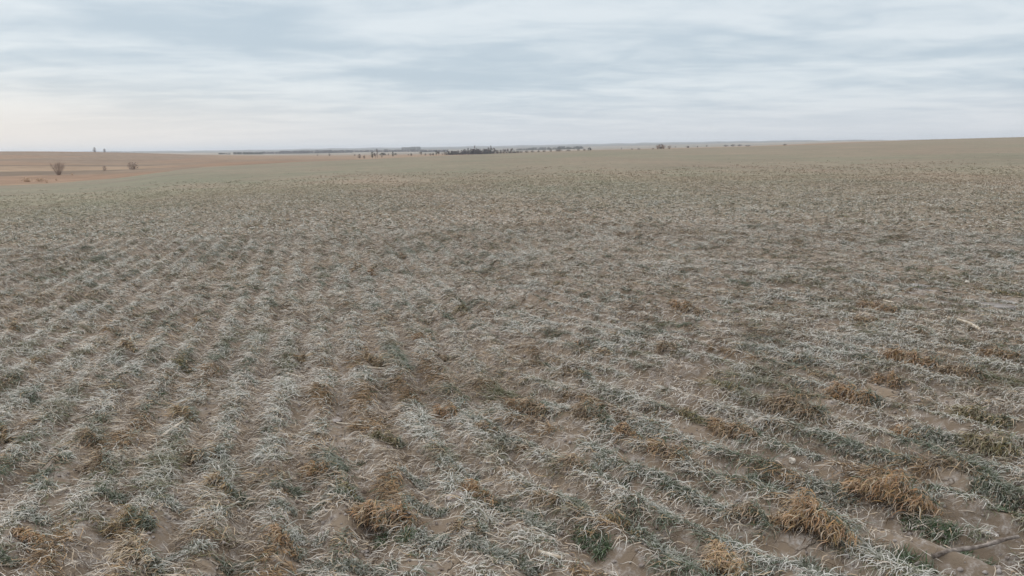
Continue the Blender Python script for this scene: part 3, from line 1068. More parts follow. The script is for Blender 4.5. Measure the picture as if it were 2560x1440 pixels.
def litter(d0, d1, dens, wid, K):
    """loose dead leaves strewn over the soil between the rows"""
    half = 1.25 if d1 < 8 else 0.85 if d1 < 17 else 0.76
    n = int(half * (d1 * d1 - d0 * d0) * dens)
    d = np.sqrt(rng.uniform(d0 * d0, d1 * d1, n))
    a = rng.uniform(-half, half, n)
    x, y = np.sin(a) * d, np.cos(a) * d
    u, v = row_uv(x, y)
    A = turn(x, y)
    d_ = np.hypot(x, y)
    ua = x * ca - y * sa
    near_row = (1 - A) * np.cos(2 * PI * (u + 0.05) / ROW) + A * np.cos(2 * PI * (ua + 0.05) / ROW)
    k = fbm(x * 1.9, y * 1.9, 181, 2) + rng.normal(0, 0.08, n) + (0.03 + 0.06 * A) * near_row > 0.46 - 0.17 * (1 - A) - 0.04 * sstep(5, 9, d_)
    k &= rng.uniform(0, 1, n) > (0.85 * bareness(x, y) if d0 < 8 else 0)
    x, y = x[k], y[k]
    m = len(x)
    az = -1.85 + rng.normal(0, 0.8, m)
    col = np.where((rng.uniform(0, 1, m) < 0.4)[:, None], TAN, DULL) * (1 + rng.uniform(-0.25, 0.25, (m, 1)))
    rl = rng.uniform(0, 1, m) < 0.20 + 0.42 * sstep(0.52, 0.66, fbm(x * 3.4, y * 6.0, 183, 2))  # same noise patches: more dark litter, painted as shade between clumps
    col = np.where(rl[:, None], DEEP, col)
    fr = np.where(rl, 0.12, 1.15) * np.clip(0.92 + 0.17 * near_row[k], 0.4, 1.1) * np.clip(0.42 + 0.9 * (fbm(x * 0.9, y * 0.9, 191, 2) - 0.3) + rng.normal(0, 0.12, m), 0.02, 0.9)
    root = np.stack([x, y, gz(x, y) + rng.uniform(0.002, 0.018, m)], 1)
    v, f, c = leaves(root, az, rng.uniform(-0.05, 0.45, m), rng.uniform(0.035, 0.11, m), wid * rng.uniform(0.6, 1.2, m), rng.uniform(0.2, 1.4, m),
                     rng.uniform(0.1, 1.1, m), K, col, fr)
    return (v, f, c, np.ones(m * K, bool), np.ones(m * (2 * K + 2), bool))


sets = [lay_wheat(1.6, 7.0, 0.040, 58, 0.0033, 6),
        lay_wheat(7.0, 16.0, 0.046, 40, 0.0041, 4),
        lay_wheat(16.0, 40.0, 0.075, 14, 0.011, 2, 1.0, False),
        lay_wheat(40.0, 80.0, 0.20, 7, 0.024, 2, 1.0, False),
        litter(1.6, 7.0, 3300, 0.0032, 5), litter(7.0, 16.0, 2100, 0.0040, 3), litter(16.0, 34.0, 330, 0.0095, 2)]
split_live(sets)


# ------------------------------------------------------------------ stalks, stones, clods, frozen puddle
def tube(points, radii, seg=8):
    V, Fq = [], []
    P = [Vector(p) for p in points]
    for i, p in enumerate(P):
        t = (P[min(i + 1, len(P) - 1)] - P[max(i - 1, 0)]).normalized()
        a = t.cross(Vector((0, 0, 1)))
        if a.length < 1e-3:
            a = Vector((1, 0, 0))
        a.normalize()
        b = a.cross(t)
        for k in range(seg):
            q = p + (a * math.cos(2 * PI * k / seg) + b * math.sin(2 * PI * k / seg)) * radii[i]
            V.append(tuple(q))
    for i in range(len(P) - 1):
        for k in range(seg):
            Fq.append((i * seg + k, i * seg + (k + 1) % seg, (i + 1) * seg + (k + 1) % seg, (i + 1) * seg + k))
    n = len(V)
    V.append(tuple(P[0]))
    V.append(tuple(P[-1]))
    for k in range(seg):
        Fq.append((n, (k + 1) % seg, k, k))
        e = (len(P) - 1) * seg
        Fq.append((n + 1, e + k, e + (k + 1) % seg, e + (k + 1) % seg))
    return V, Fq


def pymesh(name, V, Fq, smooth=False):
    me = bpy.data.meshes.new(name)
    fs = []
    for f in Fq:
        g = []
        for i in f:
            if i not in g:
                g.append(int(i))
        fs.append(g)
    me.from_pydata([tuple(map(float, v)) for v in V], [], fs)
    if smooth:
        for p in me.polygons:
            p.use_smooth = True
    me.update()
    return me


def stalk(name, p0, p1, rad, mat, label, lift=0.02, bend=0.0, cat='stalk', joints=True):
    a = on_ground(*p0)
    b = on_ground(*p1)
    n = 9
    pts, rs = [], []
    for i in range(n):
        t = i / (n - 1)
        x = a[0] + (b[0] - a[0]) * t
        y = a[1] + (b[1] - a[1]) * t
        nx, ny = -(b[1] - a[1]), (b[0] - a[0])
        x += nx * bend * math.sin(PI * t)
        y += ny * bend * math.sin(PI * t)
        z = gz1(x, y) * 0.12 + (a[2] + (b[2] - a[2]) * t) * 0.88 + lift + rad * 0.5
        z = max(z, gz1(x, y) + rad * 0.2)
        pts.append((x - a[0], y - a[1], z - a[2]))
        rs.append(rad * (1.0 - 0.25 * t) * (1.18 if joints and i in (3, 6) else 1.0))
    V, Fq = tube(pts, rs)
    o = link(name, pymesh(name, V, Fq, True), mat, None, (a[0], a[1], a[2]))
    tag(o, label, cat, 'loose stalks lying on the field')
    return o


stalk('fallen_stick', (2330, 1413), (2542, 1382), 0.0088, MAT_STICK, 'long weathered grey stick on soil near the lower right corner', 0.022, 0.012, 'stick')
stalk('straw_stalk', (405, 1097), (459, 1071), 0.0090, MAT_STRAW, 'thicker pale stalk, upper piece of the broken pair at left', 0.03)
stalk('straw_stalk', (372, 1116), (414, 1099), 0.0055, MAT_STRAW, 'thinner pale stalk, lower piece of the broken pair at left', 0.02)
stalk('straw_stalk', (140, 1249), (168, 1232), 0.0075, MAT_STRAW, 'short thick whitish stalk on the bare soil at left', 0.02)
stalk('straw_stalk', (170, 1256), (248, 1254), 0.0040, MAT_STRAW, 'straight cream straw lying left of the upright blue green tuft', 0.018)
stalk('straw_stalk', (842, 1061), (911, 1076), 0.0045, MAT_STRAW, 'pale straw above the olive brown tuft left of centre', 0.018)
stalk('straw_stalk', (1537, 1121), (1567, 1138), 0.0075, MAT_STICK, 'short grey brown chip of stalk below the small smooth ginger mound', 0.012)
stalk('straw_stalk', (953, 1151), (992, 1137), 0.0042, MAT_STRAW, 'pale straw in the middle of a frosted patch left of centre', 0.03)
stalk('straw_stalk', (1347, 1400), (1408, 1424), 0.0075, MAT_STRAW, 'broad tan straw right of the dark green tuft at the bottom edge', 0.014)
stalk('straw_stalk', (998, 1414), (1084, 1408), 0.0030, MAT_STRAW, 'thin straw on bare soil at the bottom edge left of centre', 0.012)
stalk('straw_stalk', (920, 932), (972, 931), 0.0065, MAT_STRAW, 'pale straw at the foot of the tall tan tuft', 0.03)
stalk('straw_stalk', (716, 947), (762, 946), 0.0065, MAT_STRAW, 'pale straw below the narrow tan tuft', 0.03)
stalk('straw_stalk', (2392, 822), (2449, 844), 0.0110, MAT_STRAW, 'curved pale stalk in the middle distance near the right edge', 0.06, 0.10)
stalk('straw_stalk', (2208, 764), (2232, 777), 0.0100, MAT_STRAW, 'pale straw resting on the flat brown tuft at right', 0.06)


def rock(name, x, y, wpx, mat, label, cat, squash=0.7, box=0.0, group=None, seed=1, sink=0.25):
    px, py, pz = on_ground(x, y)
    dist = math.sqrt(px * px + py * py + CAMZ * CAMZ)
    r = 0.5 * wpx * dist / F
    rs = random.Random(seed)
    import bmesh
    bm = bmesh.new()
    bmesh.ops.create_icosphere(bm, subdivisions=3, radius=1)
    ox, oy = rs.uniform(0, 50), rs.uniform(0, 50)
    for v in bm.verts:
        c = v.co.normalized()
        m = max(abs(c.x), abs(c.y), abs(c.z))
        k = (1 - box) + box / m * 0.72
        k *= 0.62 + 0.8 * float(fbm(np.array([c.x * 2.1 + ox + 1.7 * c.z]), np.array([c.y * 2.1 + oy - 1.3 * c.z]), seed, 4)[0])
        v.co = Vector((c.x * k * r, c.y * k * r * 0.85, c.z * k * r * squash))
    me = bpy.data.meshes.new(name)
    bm.to_mesh(me)
    bm.free()
    o = link(name, me, mat, None, (px, py, pz + r * squash * (1 - sink)))
    o.rotation_euler.z = rs.uniform(0, 6)
    tag(o, label, cat, group)
    return o


rock('stone', 1981, 1152, 17, MAT_STONE, 'small square chalky white stone on soil at right', 'stone', 0.95, 0.85, None, 3)
rock('stone', 2418, 709, 10, MAT_STONE, 'white pebble at the upper right rim of the frozen puddle', 'stone', 0.9, 0.4, 'white pebbles by the frozen puddle', 4, 0.0)
rock('stone', 2383, 718, 9, MAT_STONE, 'white pebble at the upper left rim of the frozen puddle', 'stone', 1.2, 0.4, 'white pebbles by the frozen puddle', 5, 0.0)
for i, (x, y, w, lab) in enumerate([
        (2470, 1347, 62, 'largest frost crusted soil clod near the right edge'),
        (2525, 1342, 58, 'frost crusted clod right of the largest one, at the right edge'),
        (2345, 1353, 20, 'round little clod below the green foot of the wide rust tussock'),
        (1988, 1060, 24, 'dark crumbly clod above the tall grey green tuft'),
        (1140, 1262, 62, 'grey clod beside the frosted tuft with black green heart'),
        (1262, 1286, 26, 'white frosted clod under the dark green tuft at bottom centre'),
        (1552, 1427, 24, 'small white frosted clod at the bottom edge in front of the cracked soil'),
        (840, 1045, 40, 'rounded grey clod above the pale straw left of centre')]):
    rock('soil_clod', x, y, w * 0.8, MAT_CLOD, lab, 'clod', 0.30, 0.1, 'clods of frosted soil', 20 + i, 0.55)


def crumbs():
    """loose crumbs of soil on the bare lanes"""
    n = 24000
    d = np.sqrt(rng.uniform(1.8 ** 2, 8.0 ** 2, n))
    a = rng.uniform(-0.74, 0.74, n)
    x, y = np.sin(a) * d, np.cos(a) * d
    r = 0.003 + 0.011 * rng.uniform(0, 1, n) ** 3
    z = gz(x, y) + r * 0.35
    base = np.array([[1, 0, 0], [0, 1, 0], [-1, 0, 0], [0, -1, 0], [0, 0, 0.75], [0.5, 0.5, -0.6], [-0.5, -0.5, -0.6]], float)
    V = base[None] * (1 + rng.uniform(-0.4, 0.4, (n, 7, 3))) * r[:, None, None] + np.stack([x, y, z], 1)[:, None]
    tri = np.array([[0, 1, 4], [1, 2, 4], [2, 3, 4], [3, 0, 4], [0, 5, 1], [1, 5, 2], [2, 6, 3], [3, 6, 0]])
    Fq = (np.arange(n)[:, None, None] * 7 + tri[None]).reshape(-1, 3)
    o = link('soil_crumbs', mesh_np('soil_crumbs', V.reshape(-1, 3), Fq), MAT_CLOD)
    tag(o, 'loose brown crumbs of soil between the wheat rows', None, None, 'stuff')


crumbs()


def puddle():
    c = on_ground(2392, 738)
    n = 48
    V = [(0, 0, 0.0)]
    z0 = float(np.median([gz1(c[0] + 0.3 * math.cos(a), c[1] + 0.4 * math.sin(a)) for a in np.linspace(0, 6.28, 24)])) + 0.008
    for i in range(n):
        a = 2 * PI * i / n
        k = 0.72 + 0.6 * float(fbm(np.array([math.cos(a) * 1.7 + 5]), np.array([math.sin(a) * 1.7 + 9]), 3, 3)[0])
        V.append((math.cos(a) * 0.46 * k, math.sin(a) * 0.62 * k, 0.0))
    for i in range(n):
        V.append((V[1 + i][0] * 1.03, V[1 + i][1] * 1.03, -0.03))
    Fq = [(0, 1 + i, 1 + (i + 1) % n, 1 + (i + 1) % n) for i in range(n)]
    Fq += [(1 + i, 1 + n + i, 1 + n + (i + 1) % n, 1 + (i + 1) % n) for i in range(n)]
    o = link('frozen_puddle', pymesh('frozen_puddle', V, Fq), MAT_ICE, None, (c[0], c[1], z0))
    tag(o, 'grey rimed frozen puddle in the field near the right edge', 'puddle')


puddle()


# ------------------------------------------------------------------ trees and shrubs (unit size: 1 high, about 1 wide)
def ribbons(lines, widths):
    """thin twig strips as crossed ribbons"""
    V, Fq = [], []
    for pts, w in zip(lines, widths):
        for axis in ((1, 0, 0), (0, 1, 0)):
            b = len(V)
            ax = Vector(axis)
            m = len(pts)
            for i, p in enumerate(pts):
                k = w * (1 - 0.75 * i / (m - 1)) * 0.5
                V.append(tuple(Vector(p) - ax * k))
                V.append(tuple(Vector(p) + ax * k))
            for i in range(m - 1):
                q = b + 2 * i
                Fq.append((q, q + 1, q + 3, q + 2))
    return V, Fq


def clumps(n, shape, size, rs):
    """leaf-sized twig tufts / needles scattered through a crown volume"""
    V, Fq = [], []
    k = 0
    while k < n:
        p = shape(rs)
        if p is None:
            continue
        k += 1
        a = Vector((rs.gauss(0, 1), rs.gauss(0, 1), rs.gauss(0, 1))).normalized()
        b = a.cross(Vector((rs.gauss(0, 1), rs.gauss(0, 1), rs.gauss(0, 1)))).normalized()
        s = size * rs.uniform(0.6, 1.5)
        P = Vector(p)
        o = len(V)
        V += [tuple(P - a * s), tuple(P + b * s * 0.6), tuple(P + a * s), tuple(P - b * s * 0.5)]
        Fq.append((o, o + 1, o + 2, o + 3))
    return V, Fq


def merge(*ms):
    V, Fq = [], []
    for v, f in ms:
        o = len(V)
        V += v
        Fq += [tuple(i + o for i in q) for q in f]
    return V, Fq


def proto(kind, seed):
    """returns [(part name, mesh, material)]"""
    rs = random.Random(seed)
    lobes = [(rs.uniform(-0.3, 0.3), rs.uniform(-0.3, 0.3), rs.uniform(0.45, 0.85), rs.uniform(0.16, 0.3)) for _ in range(7)]

    def lobe_shape(r):
        c = r.choice(lobes)
        v = Vector((r.gauss(0, 1), r.gauss(0, 1), r.gauss(0, 1))).normalized() * c[3] * r.uniform(0.3, 1) ** 0.5
        return (c[0] + v.x, c[1] + v.y, c[2] + v.z * 0.8)

    if kind == 'shrub':        # many bare stems fanning up from one base
        lines, ws = [], []
        for i in range(95):
            a = rs.uniform(0, 2 * PI)
            s = rs.uniform(0, 1) ** 0.6 * 0.50
            hgt = (1 - 0.25 * s * s * 2) * rs.uniform(0.6, 1.0)
            b = (math.cos(a) * s * 0.22, math.sin(a) * s * 0.22, -0.02)
            pts = []
            for k in range(5):
                t = k / 4
                q = s * (0.16 + 0.84 * t ** 1.1) + rs.uniform(-0.02, 0.02)
                pts.append((math.cos(a) * q, math.sin(a) * q, hgt * t))
            lines.append(pts)
            ws.append(rs.uniform(0.006, 0.010))
            for _ in range(2):
                p = Vector(pts[3]) * 0.4 + Vector(pts[2]) * 0.6
                lines.append([tuple(p), tuple(p + Vector((rs.uniform(-.08, .08), rs.uniform(-.08, .08), rs.uniform(0.08, 0.22))))])
                ws.append(0.008)
        st, cr_ = ribbons(lines[::3], ws[::3]), ribbons([l for i, l in enumerate(lines) if i % 3], [w for i, w in enumerate(ws) if i % 3])
        return [('stems', pymesh('stems', *st), MAT_TWIG2), ('crown', pymesh('crown', *cr_), MAT_TWIG2)]
    if kind in ('bush', 'weed', 'scrub'):         # dense round low bush
        lines, ws = [], []
        for i in range(60):
            a = rs.uniform(0, 2 * PI)
            q = rs.uniform(0.1, 0.45)
            h = rs.uniform(0.5, 0.95)
            lines.append([(0.1 * math.cos(a), 0.1 * math.sin(a), -0.03), (q * 0.6 * math.cos(a), q * 0.6 * math.sin(a), h * 0.5), (q * math.cos(a), q * math.sin(a), h)])
            ws.append(0.02)

        def sh(r):
            a = r.uniform(0, 2 * PI)
            z = r.uniform(0.04, 1)
            q = 0.5 * math.sqrt(max(0, 1 - ((z - 0.42) / 0.6) ** 2)) * r.uniform(0.2, 1) ** 0.5 * (0.8 + 0.25 * math.sin(3 * a + seed))
            return (q * math.cos(a), q * math.sin(a), z)
        c = clumps(230, sh, 0.055, rs)
        mt = {'weed': MAT_WEED, 'scrub': MAT_TWIG2}.get(kind, MAT_TWIG)
        return [('stems', pymesh('stems', *ribbons(lines, [q * 0.5 for q in ws])), mt if kind != 'bush' else MAT_BARK), ('crown', pymesh('crown', *c), mt)]
    if kind == 'evergreen_bush':
        def sh(r):
            a = r.uniform(0, 2 * PI)
            z = r.uniform(0.02, 1)
            q = 0.5 * (1 - z ** 2.2) ** 0.5 * r.uniform(0.2, 1) ** 0.5 * (0.82 + 0.2 * math.sin(2 * a + seed))
            return (q * math.cos(a), q * math.sin(a), z)
        c = clumps(320, sh, 0.06, rs)
        tr = tube([(0, 0, -0.05), (0.02, 0, 0.3), (0.0, 0.01, 0.7)], [0.05, 0.035, 0.015], 6)
        return [('trunk', pymesh('trunk', *tr), MAT_BARK), ('crown', pymesh('crown', *c), MAT_EVER)]
    if kind == 'poplar':       # narrow upright
        def sh(r):
            z = r.uniform(0.18, 1)
            q = 0.48 * math.sin(PI * min(1, (z - 0.1) / 0.95)) ** 0.7 * r.uniform(0.1, 1)
            a = r.uniform(0, 2 * PI)
            return (q * math.cos(a), q * math.sin(a), z)
        c = clumps(240, sh, 0.06, rs)
        tr = tube([(0, 0, -0.04), (0.02, 0.01, 0.4), (0.0, -0.01, 0.95)], [0.10, 0.07, 0.02], 6)
        return [('trunk', pymesh('trunk', *tr), MAT_BARK), ('crown', pymesh('crown', *c), MAT_TWIG if seed % 2 else MAT_EVER)]
    # bare broadleaf tree: trunk, limbs and a twiggy uneven crown
    tr = tube([(0, 0, -0.04), (0.02, 0.0, 0.2), (0.0, 0.02, 0.45)], [0.055, 0.045, 0.03], 6)
    lines, ws = [], []
    for lb in lobes:
        for _ in range(3):
            q = Vector(lb[:3]) + Vector((rs.uniform(-.1, .1), rs.uniform(-.1, .1), rs.uniform(-.05, .12)))
            m = Vector((0, 0.01, rs.uniform(0.2, 0.42)))
            lines.append([tuple(m), tuple(m.lerp(q, 0.5) + Vector((0, 0, 0.05))), tuple(q)])
            ws.append(0.035)
    tr = merge(tr, ribbons(lines, ws))
    c = clumps(260, lobe_shape, 0.055, rs)
    return [('trunk', pymesh('trunk', *tr), MAT_BARK), ('crown', pymesh('crown', *c), MAT_TWIG)]


PROTO = {}
NAMES = {'weed': 'weed_clump', 'scrub': 'bush', 'shrub': 'bare_shrub', 'bush': 'bush', 'evergreen_bush': 'evergreen_bush', 'poplar': 'slender_tree', 'tree': 'bare_tree'}
CATS = {'weed': 'weeds', 'scrub': 'bush', 'shrub': 'shrub', 'bush': 'bush', 'evergreen_bush': 'bush', 'poplar': 'tree', 'tree': 'tree'}
uses = {}


def plant(kind, x, dist, wpx, hpx, label, group=None, yoff=0.0):
    k = uses.get(kind, 0)
    uses[kind] = k + 1
    key = (kind, k % 3)
    if key not in PROTO:
        parts = proto(kind, 10 + 7 * (k % 3) + len(kind))
        r = bpy.data.objects.new(NAMES[kind], None)
        COL.objects.link(r)
        for nm, me, mat in parts:
            link(nm, me, mat, r)
        PROTO[key] = r
    else:
        r = copy_tree(PROTO[key])
    px, py, pz = at_dist(x, dist)
    W, Hh = wpx * dist / F, hpx * dist / F
    r.location = (px, py, pz + yoff)
    r.rotation_euler = (0, 0, random.uniform(0, 6.28))
    r.scale = (W, W, Hh)
    if 'group' in r:
        del r['group']
    tag(r, label, CATS[kind], group)
    return r


PA = 'shrubs in the dry pasture'
plant('shrub', 141, 150, 40, 36, 'tall bare fan shaped shrub in the dry pasture at left', PA)
plant('scrub', 257, 190, 12, 10, 'small bush between the fan shaped shrub and the dense dark one', PA)
plant('scrub', 328, 197, 29, 16, 'dense dark round bush at the right end of the pale pasture strip', PA)
plant('weed', 58, 108, 24, 9, 'low brown weed clump on the field margin near the left edge', PA)
plant('weed', 92, 110, 30, 7, 'flat brown weed clump right of the leftmost one on the margin', PA)
plant('weed', 109, 100, 8, 6, 'small dark weed on the edge of the green field below the fan shaped shrub', PA)
plant('weed', 133, 112, 6, 5, 'tiny dark weed on the margin just below the fan shaped shrub', PA)
plant('weed', 174, 146, 6, 4, 'tiny dark weed right of the fan shaped shrub', PA)
plant('bush', 237, 690, 8, 10, 'larger of two bushy trees alone on the left skyline', 'trees on the left skyline')
plant('bush', 262, 690, 6, 8, 'smaller of two bushy trees alone on the left skyline', 'trees on the left skyline')

VT = 'trees and bushes in the valley past the field'
plant('bush', 793, 900, 4.5, 3, 'tiny dark bush above the end of the pale track, left of centre', VT)
plant('bush', 823, 800, 6, 6, 'single round bush left of the valley trees', VT)
plant('bush', 886, 800, 5, 4, 'tiny bush just left of the block shaped shrub', VT)
plant('bush', 898, 480, 9, 10, 'block shaped brown shrub, leftmost of the valley trees at the crest', VT)
plant('bush', 909.5, 440, 6.5, 7, 'small round brown bush right of the block shaped shrub', VT)
plant('poplar', 930, 450, 8, 15, 'narrow dark tree left of the bare pair with the tall thin stem', VT)
plant('tree', 937.5, 460, 8, 13, 'bare brown tree right of the narrow dark tree', VT)
plant('poplar', 942, 465, 5, 22, 'tallest thin tree reaching above the far tree line, left of centre', VT)
plant('evergreen_bush', 956.5, 800, 20, 6.5, 'broad dark evergreen bush right of the tallest thin tree', VT)
plant('bush', 954, 500, 4, 4.5, 'little brown bush below the broad dark evergreen', VT)
plant('bush', 970, 800, 4, 5, 'faint thin bush right of the broad dark evergreen', VT)
plant('poplar', 981.5, 500, 7, 13, 'upright tree with a low dark bush at its right', VT)
plant('evergreen_bush', 988, 800, 9, 5, 'low dark bush right of the upright tree', VT)
plant('bush', 1020.5, 700, 5, 3.5, 'smaller of two round bushes below the dark evergreen wood', VT)
plant('bush', 1027.5, 650, 6.5, 5.5, 'larger of two round bushes below the dark evergreen wood', VT)
plant('tree', 1052, 600, 7, 9, 'lone bare tree right of the two round bushes', VT)
plant('bush', 1063, 650, 6, 4.5, 'round bush right of the lone bare tree', VT)
plant('bush', 1075, 600, 8, 5, 'left half of a wide bush before the bare thicket', VT)
plant('bush', 1082, 600, 8, 5.5, 'right half of a wide bush before the bare thicket', VT)
plant('poplar', 1090, 560, 4.5, 13, 'narrow dark tree at the left end of the bare thicket', VT)
plant('tree', 1096.5, 570, 11, 12, 'bare wide tree inside the thicket beside the narrow dark one', VT)
plant('shrub', 1105, 560, 7, 9, 'pale bare shrub in the gap of the thicket', VT)
plant('poplar', 1110, 560, 4, 12.5, 'dark upright tree right of the pale gap in the thicket', VT)
plant('bush', 1114.5, 560, 9, 8, 'bush at the foot of the dark upright tree in the thicket', VT)

WD = 'trees rising out of the woodlot at the field crest'
for x, w, h, lab in ((1170, 5, 16, 'short pointed tree rising at the left of the woodlot'), (1177, 4, 14, 'forked tree right of the short pointed one in the woodlot'),
                     (1187, 4, 22, 'tallest slender tree in the left half of the woodlot'), (1191, 4, 15, 'faint slender tree touching the tallest slender one'),
                     (1221, 6, 17, 'round headed tree left of the tall dark one in the woodlot'), (1227, 5, 20, 'tall dark slender tree at the right of the woodlot'),
                     (1236, 6, 15, 'pale bare tree right of the tall dark slender one')):
    plant('poplar' if w < 6 else 'tree', x, 640, w, h, lab, WD)
for x, w, h, lab in ((1244, 12, 9, 'bare bush at the right end of the woodlot'), (1252, 8, 9, 'second bare bush right of the woodlot'),
                     (1258.5, 8, 11, 'dark dense bush right of the woodlot, third from it'), (1263.5, 6, 12, 'slim bush touching the dark dense one'),
                     (1270.5, 8, 12, 'tree with a forked crown right of the dark dense bush'), (1278, 8, 12, 'round headed tree at the right end of the near row')):
    plant('tree' if h > 11.5 else 'bush', x, 640, w, h, lab, VT)
CB = 'low bushes along the field crest'
for i, (x, w, h, lab) in enumerate(((1291, 10, 5, 'low bush on the crest right of the round headed tree'), (1303, 12, 5, 'low bush on the crest under the left end of the dark windbreak'),
                                    (1316, 13, 5.5, 'low bush on the crest under the middle of the dark windbreak'), (1331, 12, 5, 'low bush on the crest under the right end of the dark windbreak'),
                                    (1346, 9, 5, 'low bush on the crest right of the windbreak, first of four'), (1360, 12, 5, 'low bush on the crest, second right of the windbreak'),
                                    (1377, 8, 6, 'low bush on the crest, third right of the windbreak'), (1396, 22, 5.5, 'long dark low bush on the crest before the scattered far trees'),
                                    (1421, 16, 4, 'flat bush on the crest right of the long dark one'), (1446, 10, 5, 'pale green bush on the crest near its right end'))):
    plant('bush', x, 620, w, h, lab, CB)
plant('evergreen_bush', 1474, 640, 14, 7, 'dark olive bush at the right end of the tree line', CB)
plant('bush', 1461, 640, 9, 4, 'small bush touching the dark olive one at the end of the line', CB)
plant('poplar', 1554, 800, 2.5, 5, 'single tiny upright tree on the crest right of the tree line', CB)
plant('shrub', 1645, 400, 17, 13, 'left part of the purple brown thicket on the right crest', 'shrubs of the lone thicket on the crest')
plant('bush', 1652, 402, 18, 12, 'dense middle part of the purple brown thicket on the right crest', 'shrubs of the lone thicket on the crest')
plant('shrub', 1659, 400, 17, 12.5, 'right part of the purple brown thicket on the right crest', 'shrubs of the lone thicket on the crest')
plant('shrub', 1673, 405, 14, 10, 'separate smaller shrub right of the purple brown thicket', 'shrubs of the lone thicket on the crest')
plant('bush', 1633, 398, 7, 2.5, 'lowest flat weed left of the purple brown thicket', 'shrubs of the lone thicket on the crest')
RB = 'bushes on the flats beyond the right crest'
for x, d, w, h, lab in ((1597, 500, 10, 2.5, 'flat weed patch left of the purple brown thicket'), (1580, 500, 7, 2.5, 'flattest weed patch farther left of the thicket'),
                        (1689, 1400, 4, 2.5, 'tiny dark dot bush right of the thicket'), (1720, 900, 10, 5, 'faint brown bush right of the thicket'),
                        (1744, 1100, 4, 4, 'small upright bush right of the faint brown one'), (1767, 1400, 5, 4, 'small dark round bush farther right of the thicket'),
                        (1798, 3500, 3, 4, 'lone dot of a tree on the blue ridge'), (1815, 1200, 16, 4, 'left third of the low hedge on the right flats'),
                        (1832, 1200, 16, 4.5, 'middle third of the low hedge on the right flats'), (1849, 1200, 14, 4, 'right third of the low hedge on the right flats'),
                        (1870, 900, 19, 3, 'dark flat bush right of the low hedge'), (1962, 450, 12, 3, 'last low bush before the crest meets the ridge at right')):
    plant('bush', x, d, w, h, lab, RB)


# ---- masses of trees that read as one
def wood(name, segs, label, mat, per=9, seed=3, depth=40):
    """segs: (x0, x1, distance, height px, ragged 0..1)"""
    rs = random.Random(seed)
    V, Fq = [], []
    for x0, x1, dist, hpx, rag in segs:
        n = max(2, int((x1 - x0) * per / 10))
        for i in range(n):
            x = rs.uniform(x0, x1)
            dd = dist + rs.uniform(-0.5, 0.5) * depth
            px, py, pz = at_dist(x, dd)
            h = hpx * dd / F * (1 - rag * rs.random() ** 1.2)
            w = h * rs.uniform(0.5, 1.1) * (1.0 if rag > 0.2 else 0.9)

            def sh(r):
                a = r.uniform(0, 2 * PI)
                z = r.uniform(0.0, 1)
                q = 0.5 * math.sqrt(max(0, 1 - ((z - 0.4) / 0.62) ** 2)) * r.uniform(0.2, 1) ** 0.5
                return (q * math.cos(a) * w + px, q * math.sin(a) * w + py, z * h + pz)
            v, f = clumps(70, sh, 0.085 * h, rs)
            t = tube([(px, py, pz - 0.1), (px, py, pz + h * 0.6)], [0.04 * h, 0.015 * h], 5)
            V, Fq = merge((V, Fq), (v, f), t) if not V else (V + v + t[0], Fq + [tuple(q + len(V) for q in g) for g in f] + [tuple(q + len(V) + len(v) for q in g) for g in t[1]])
    o = link(name, pymesh(name, V, Fq), mat)
    tag(o, label, None, None, 'stuff')
    return o


wood('woodlot', [(1117, 1140, 650, 10, 0.75), (1138, 1165, 660, 10, 0.7), (1160, 1242, 650, 13, 0.75), (1120, 1300, 610, 5.5, 0.7)],
     'dark bare woodlot of dense trees behind the field crest', MAT_WOOD, 11, 3, 60)
wood('windbreak', [(546, 576, 1700, 3.6, 0.2), (584, 628, 1700, 5.4, 0.15), (624, 656, 1700, 5.8, 0.3)],
     'dark straight windbreak in the valley left of centre', MAT_EVER, 16, 4, 30)
wood('tree_line', [(655, 715, 2100, 5.5, 0.5), (700, 760, 2100, 7.0, 0.4), (750, 830, 2100, 7.5, 0.45), (820, 880, 2100, 6.5, 0.4), (880, 1000, 2200, 5.2, 0.5), (943, 946, 2100, 7, 0.2),
                   (961, 968, 2100, 7, 0.2), (985, 1060, 2200, 5.6, 0.4), (1050, 1120, 2000, 6, 0.4)],
     'far ragged tree line across the valley', MAT_WOOD, 20, 5, 60)
wood('evergreen_wood', [(1005, 1029, 3200, 6.2, 0.1), (1026, 1050, 3200, 7.0, 0.06)], 'dark blue block of evergreen wood on the far slope', MAT_EVER, 24, 6, 60)
wood('far_grove', [(1293, 1338, 2000, 4.6, 0.2), (1318, 1365, 2000, 6.0, 0.45), (1368, 1400, 1900, 6.2, 0.5), (1396, 1412, 1850, 8.0, 0.35), (1410, 1432, 1850, 6, 0.4), (1432, 1456, 1850, 6.5, 0.25), (1240, 1460, 1900, 3.6, 0.6)],
     'dark scattered grove of trees in front of the blue ridge', MAT_EVER, 12, 7, 60)


# ------------------------------------------------------------------ air
def haze_box():
    import bmesh
    bm = bmesh.new()
    bmesh.ops.create_cube(bm, size=1)
    me = bpy.data.meshes.new('haze')
    bm.to_mesh(me)
    bm.free()
    o = link('haze', me)
    zmin, zmax = HAZE_Z
    o.scale = (27000, 27000, zmax - zmin)
    o.location = (0, 0, (zmin + zmax) / 2)
    m = bpy.data.materials.new('haze')
    m.use_nodes = True
    nt = m.node_tree
    nt.nodes.clear()
    out = nt.nodes.new('ShaderNodeOutputMaterial')
    v = nt.nodes.new('ShaderNodeVolumePrincipled')
    v.inputs['Color'].default_value = (0.80, 0.86, 0.95, 1)
    v.inputs['Density'].default_value = 0.00017
    v.inputs['Anisotropy'].default_value = 0.2
    nt.links.new(v.outputs[0], out.inputs['Volume'])
    me.materials.append(m)
    tag(o, 'thin blue grey haze over the far valley', None, None, 'stuff')


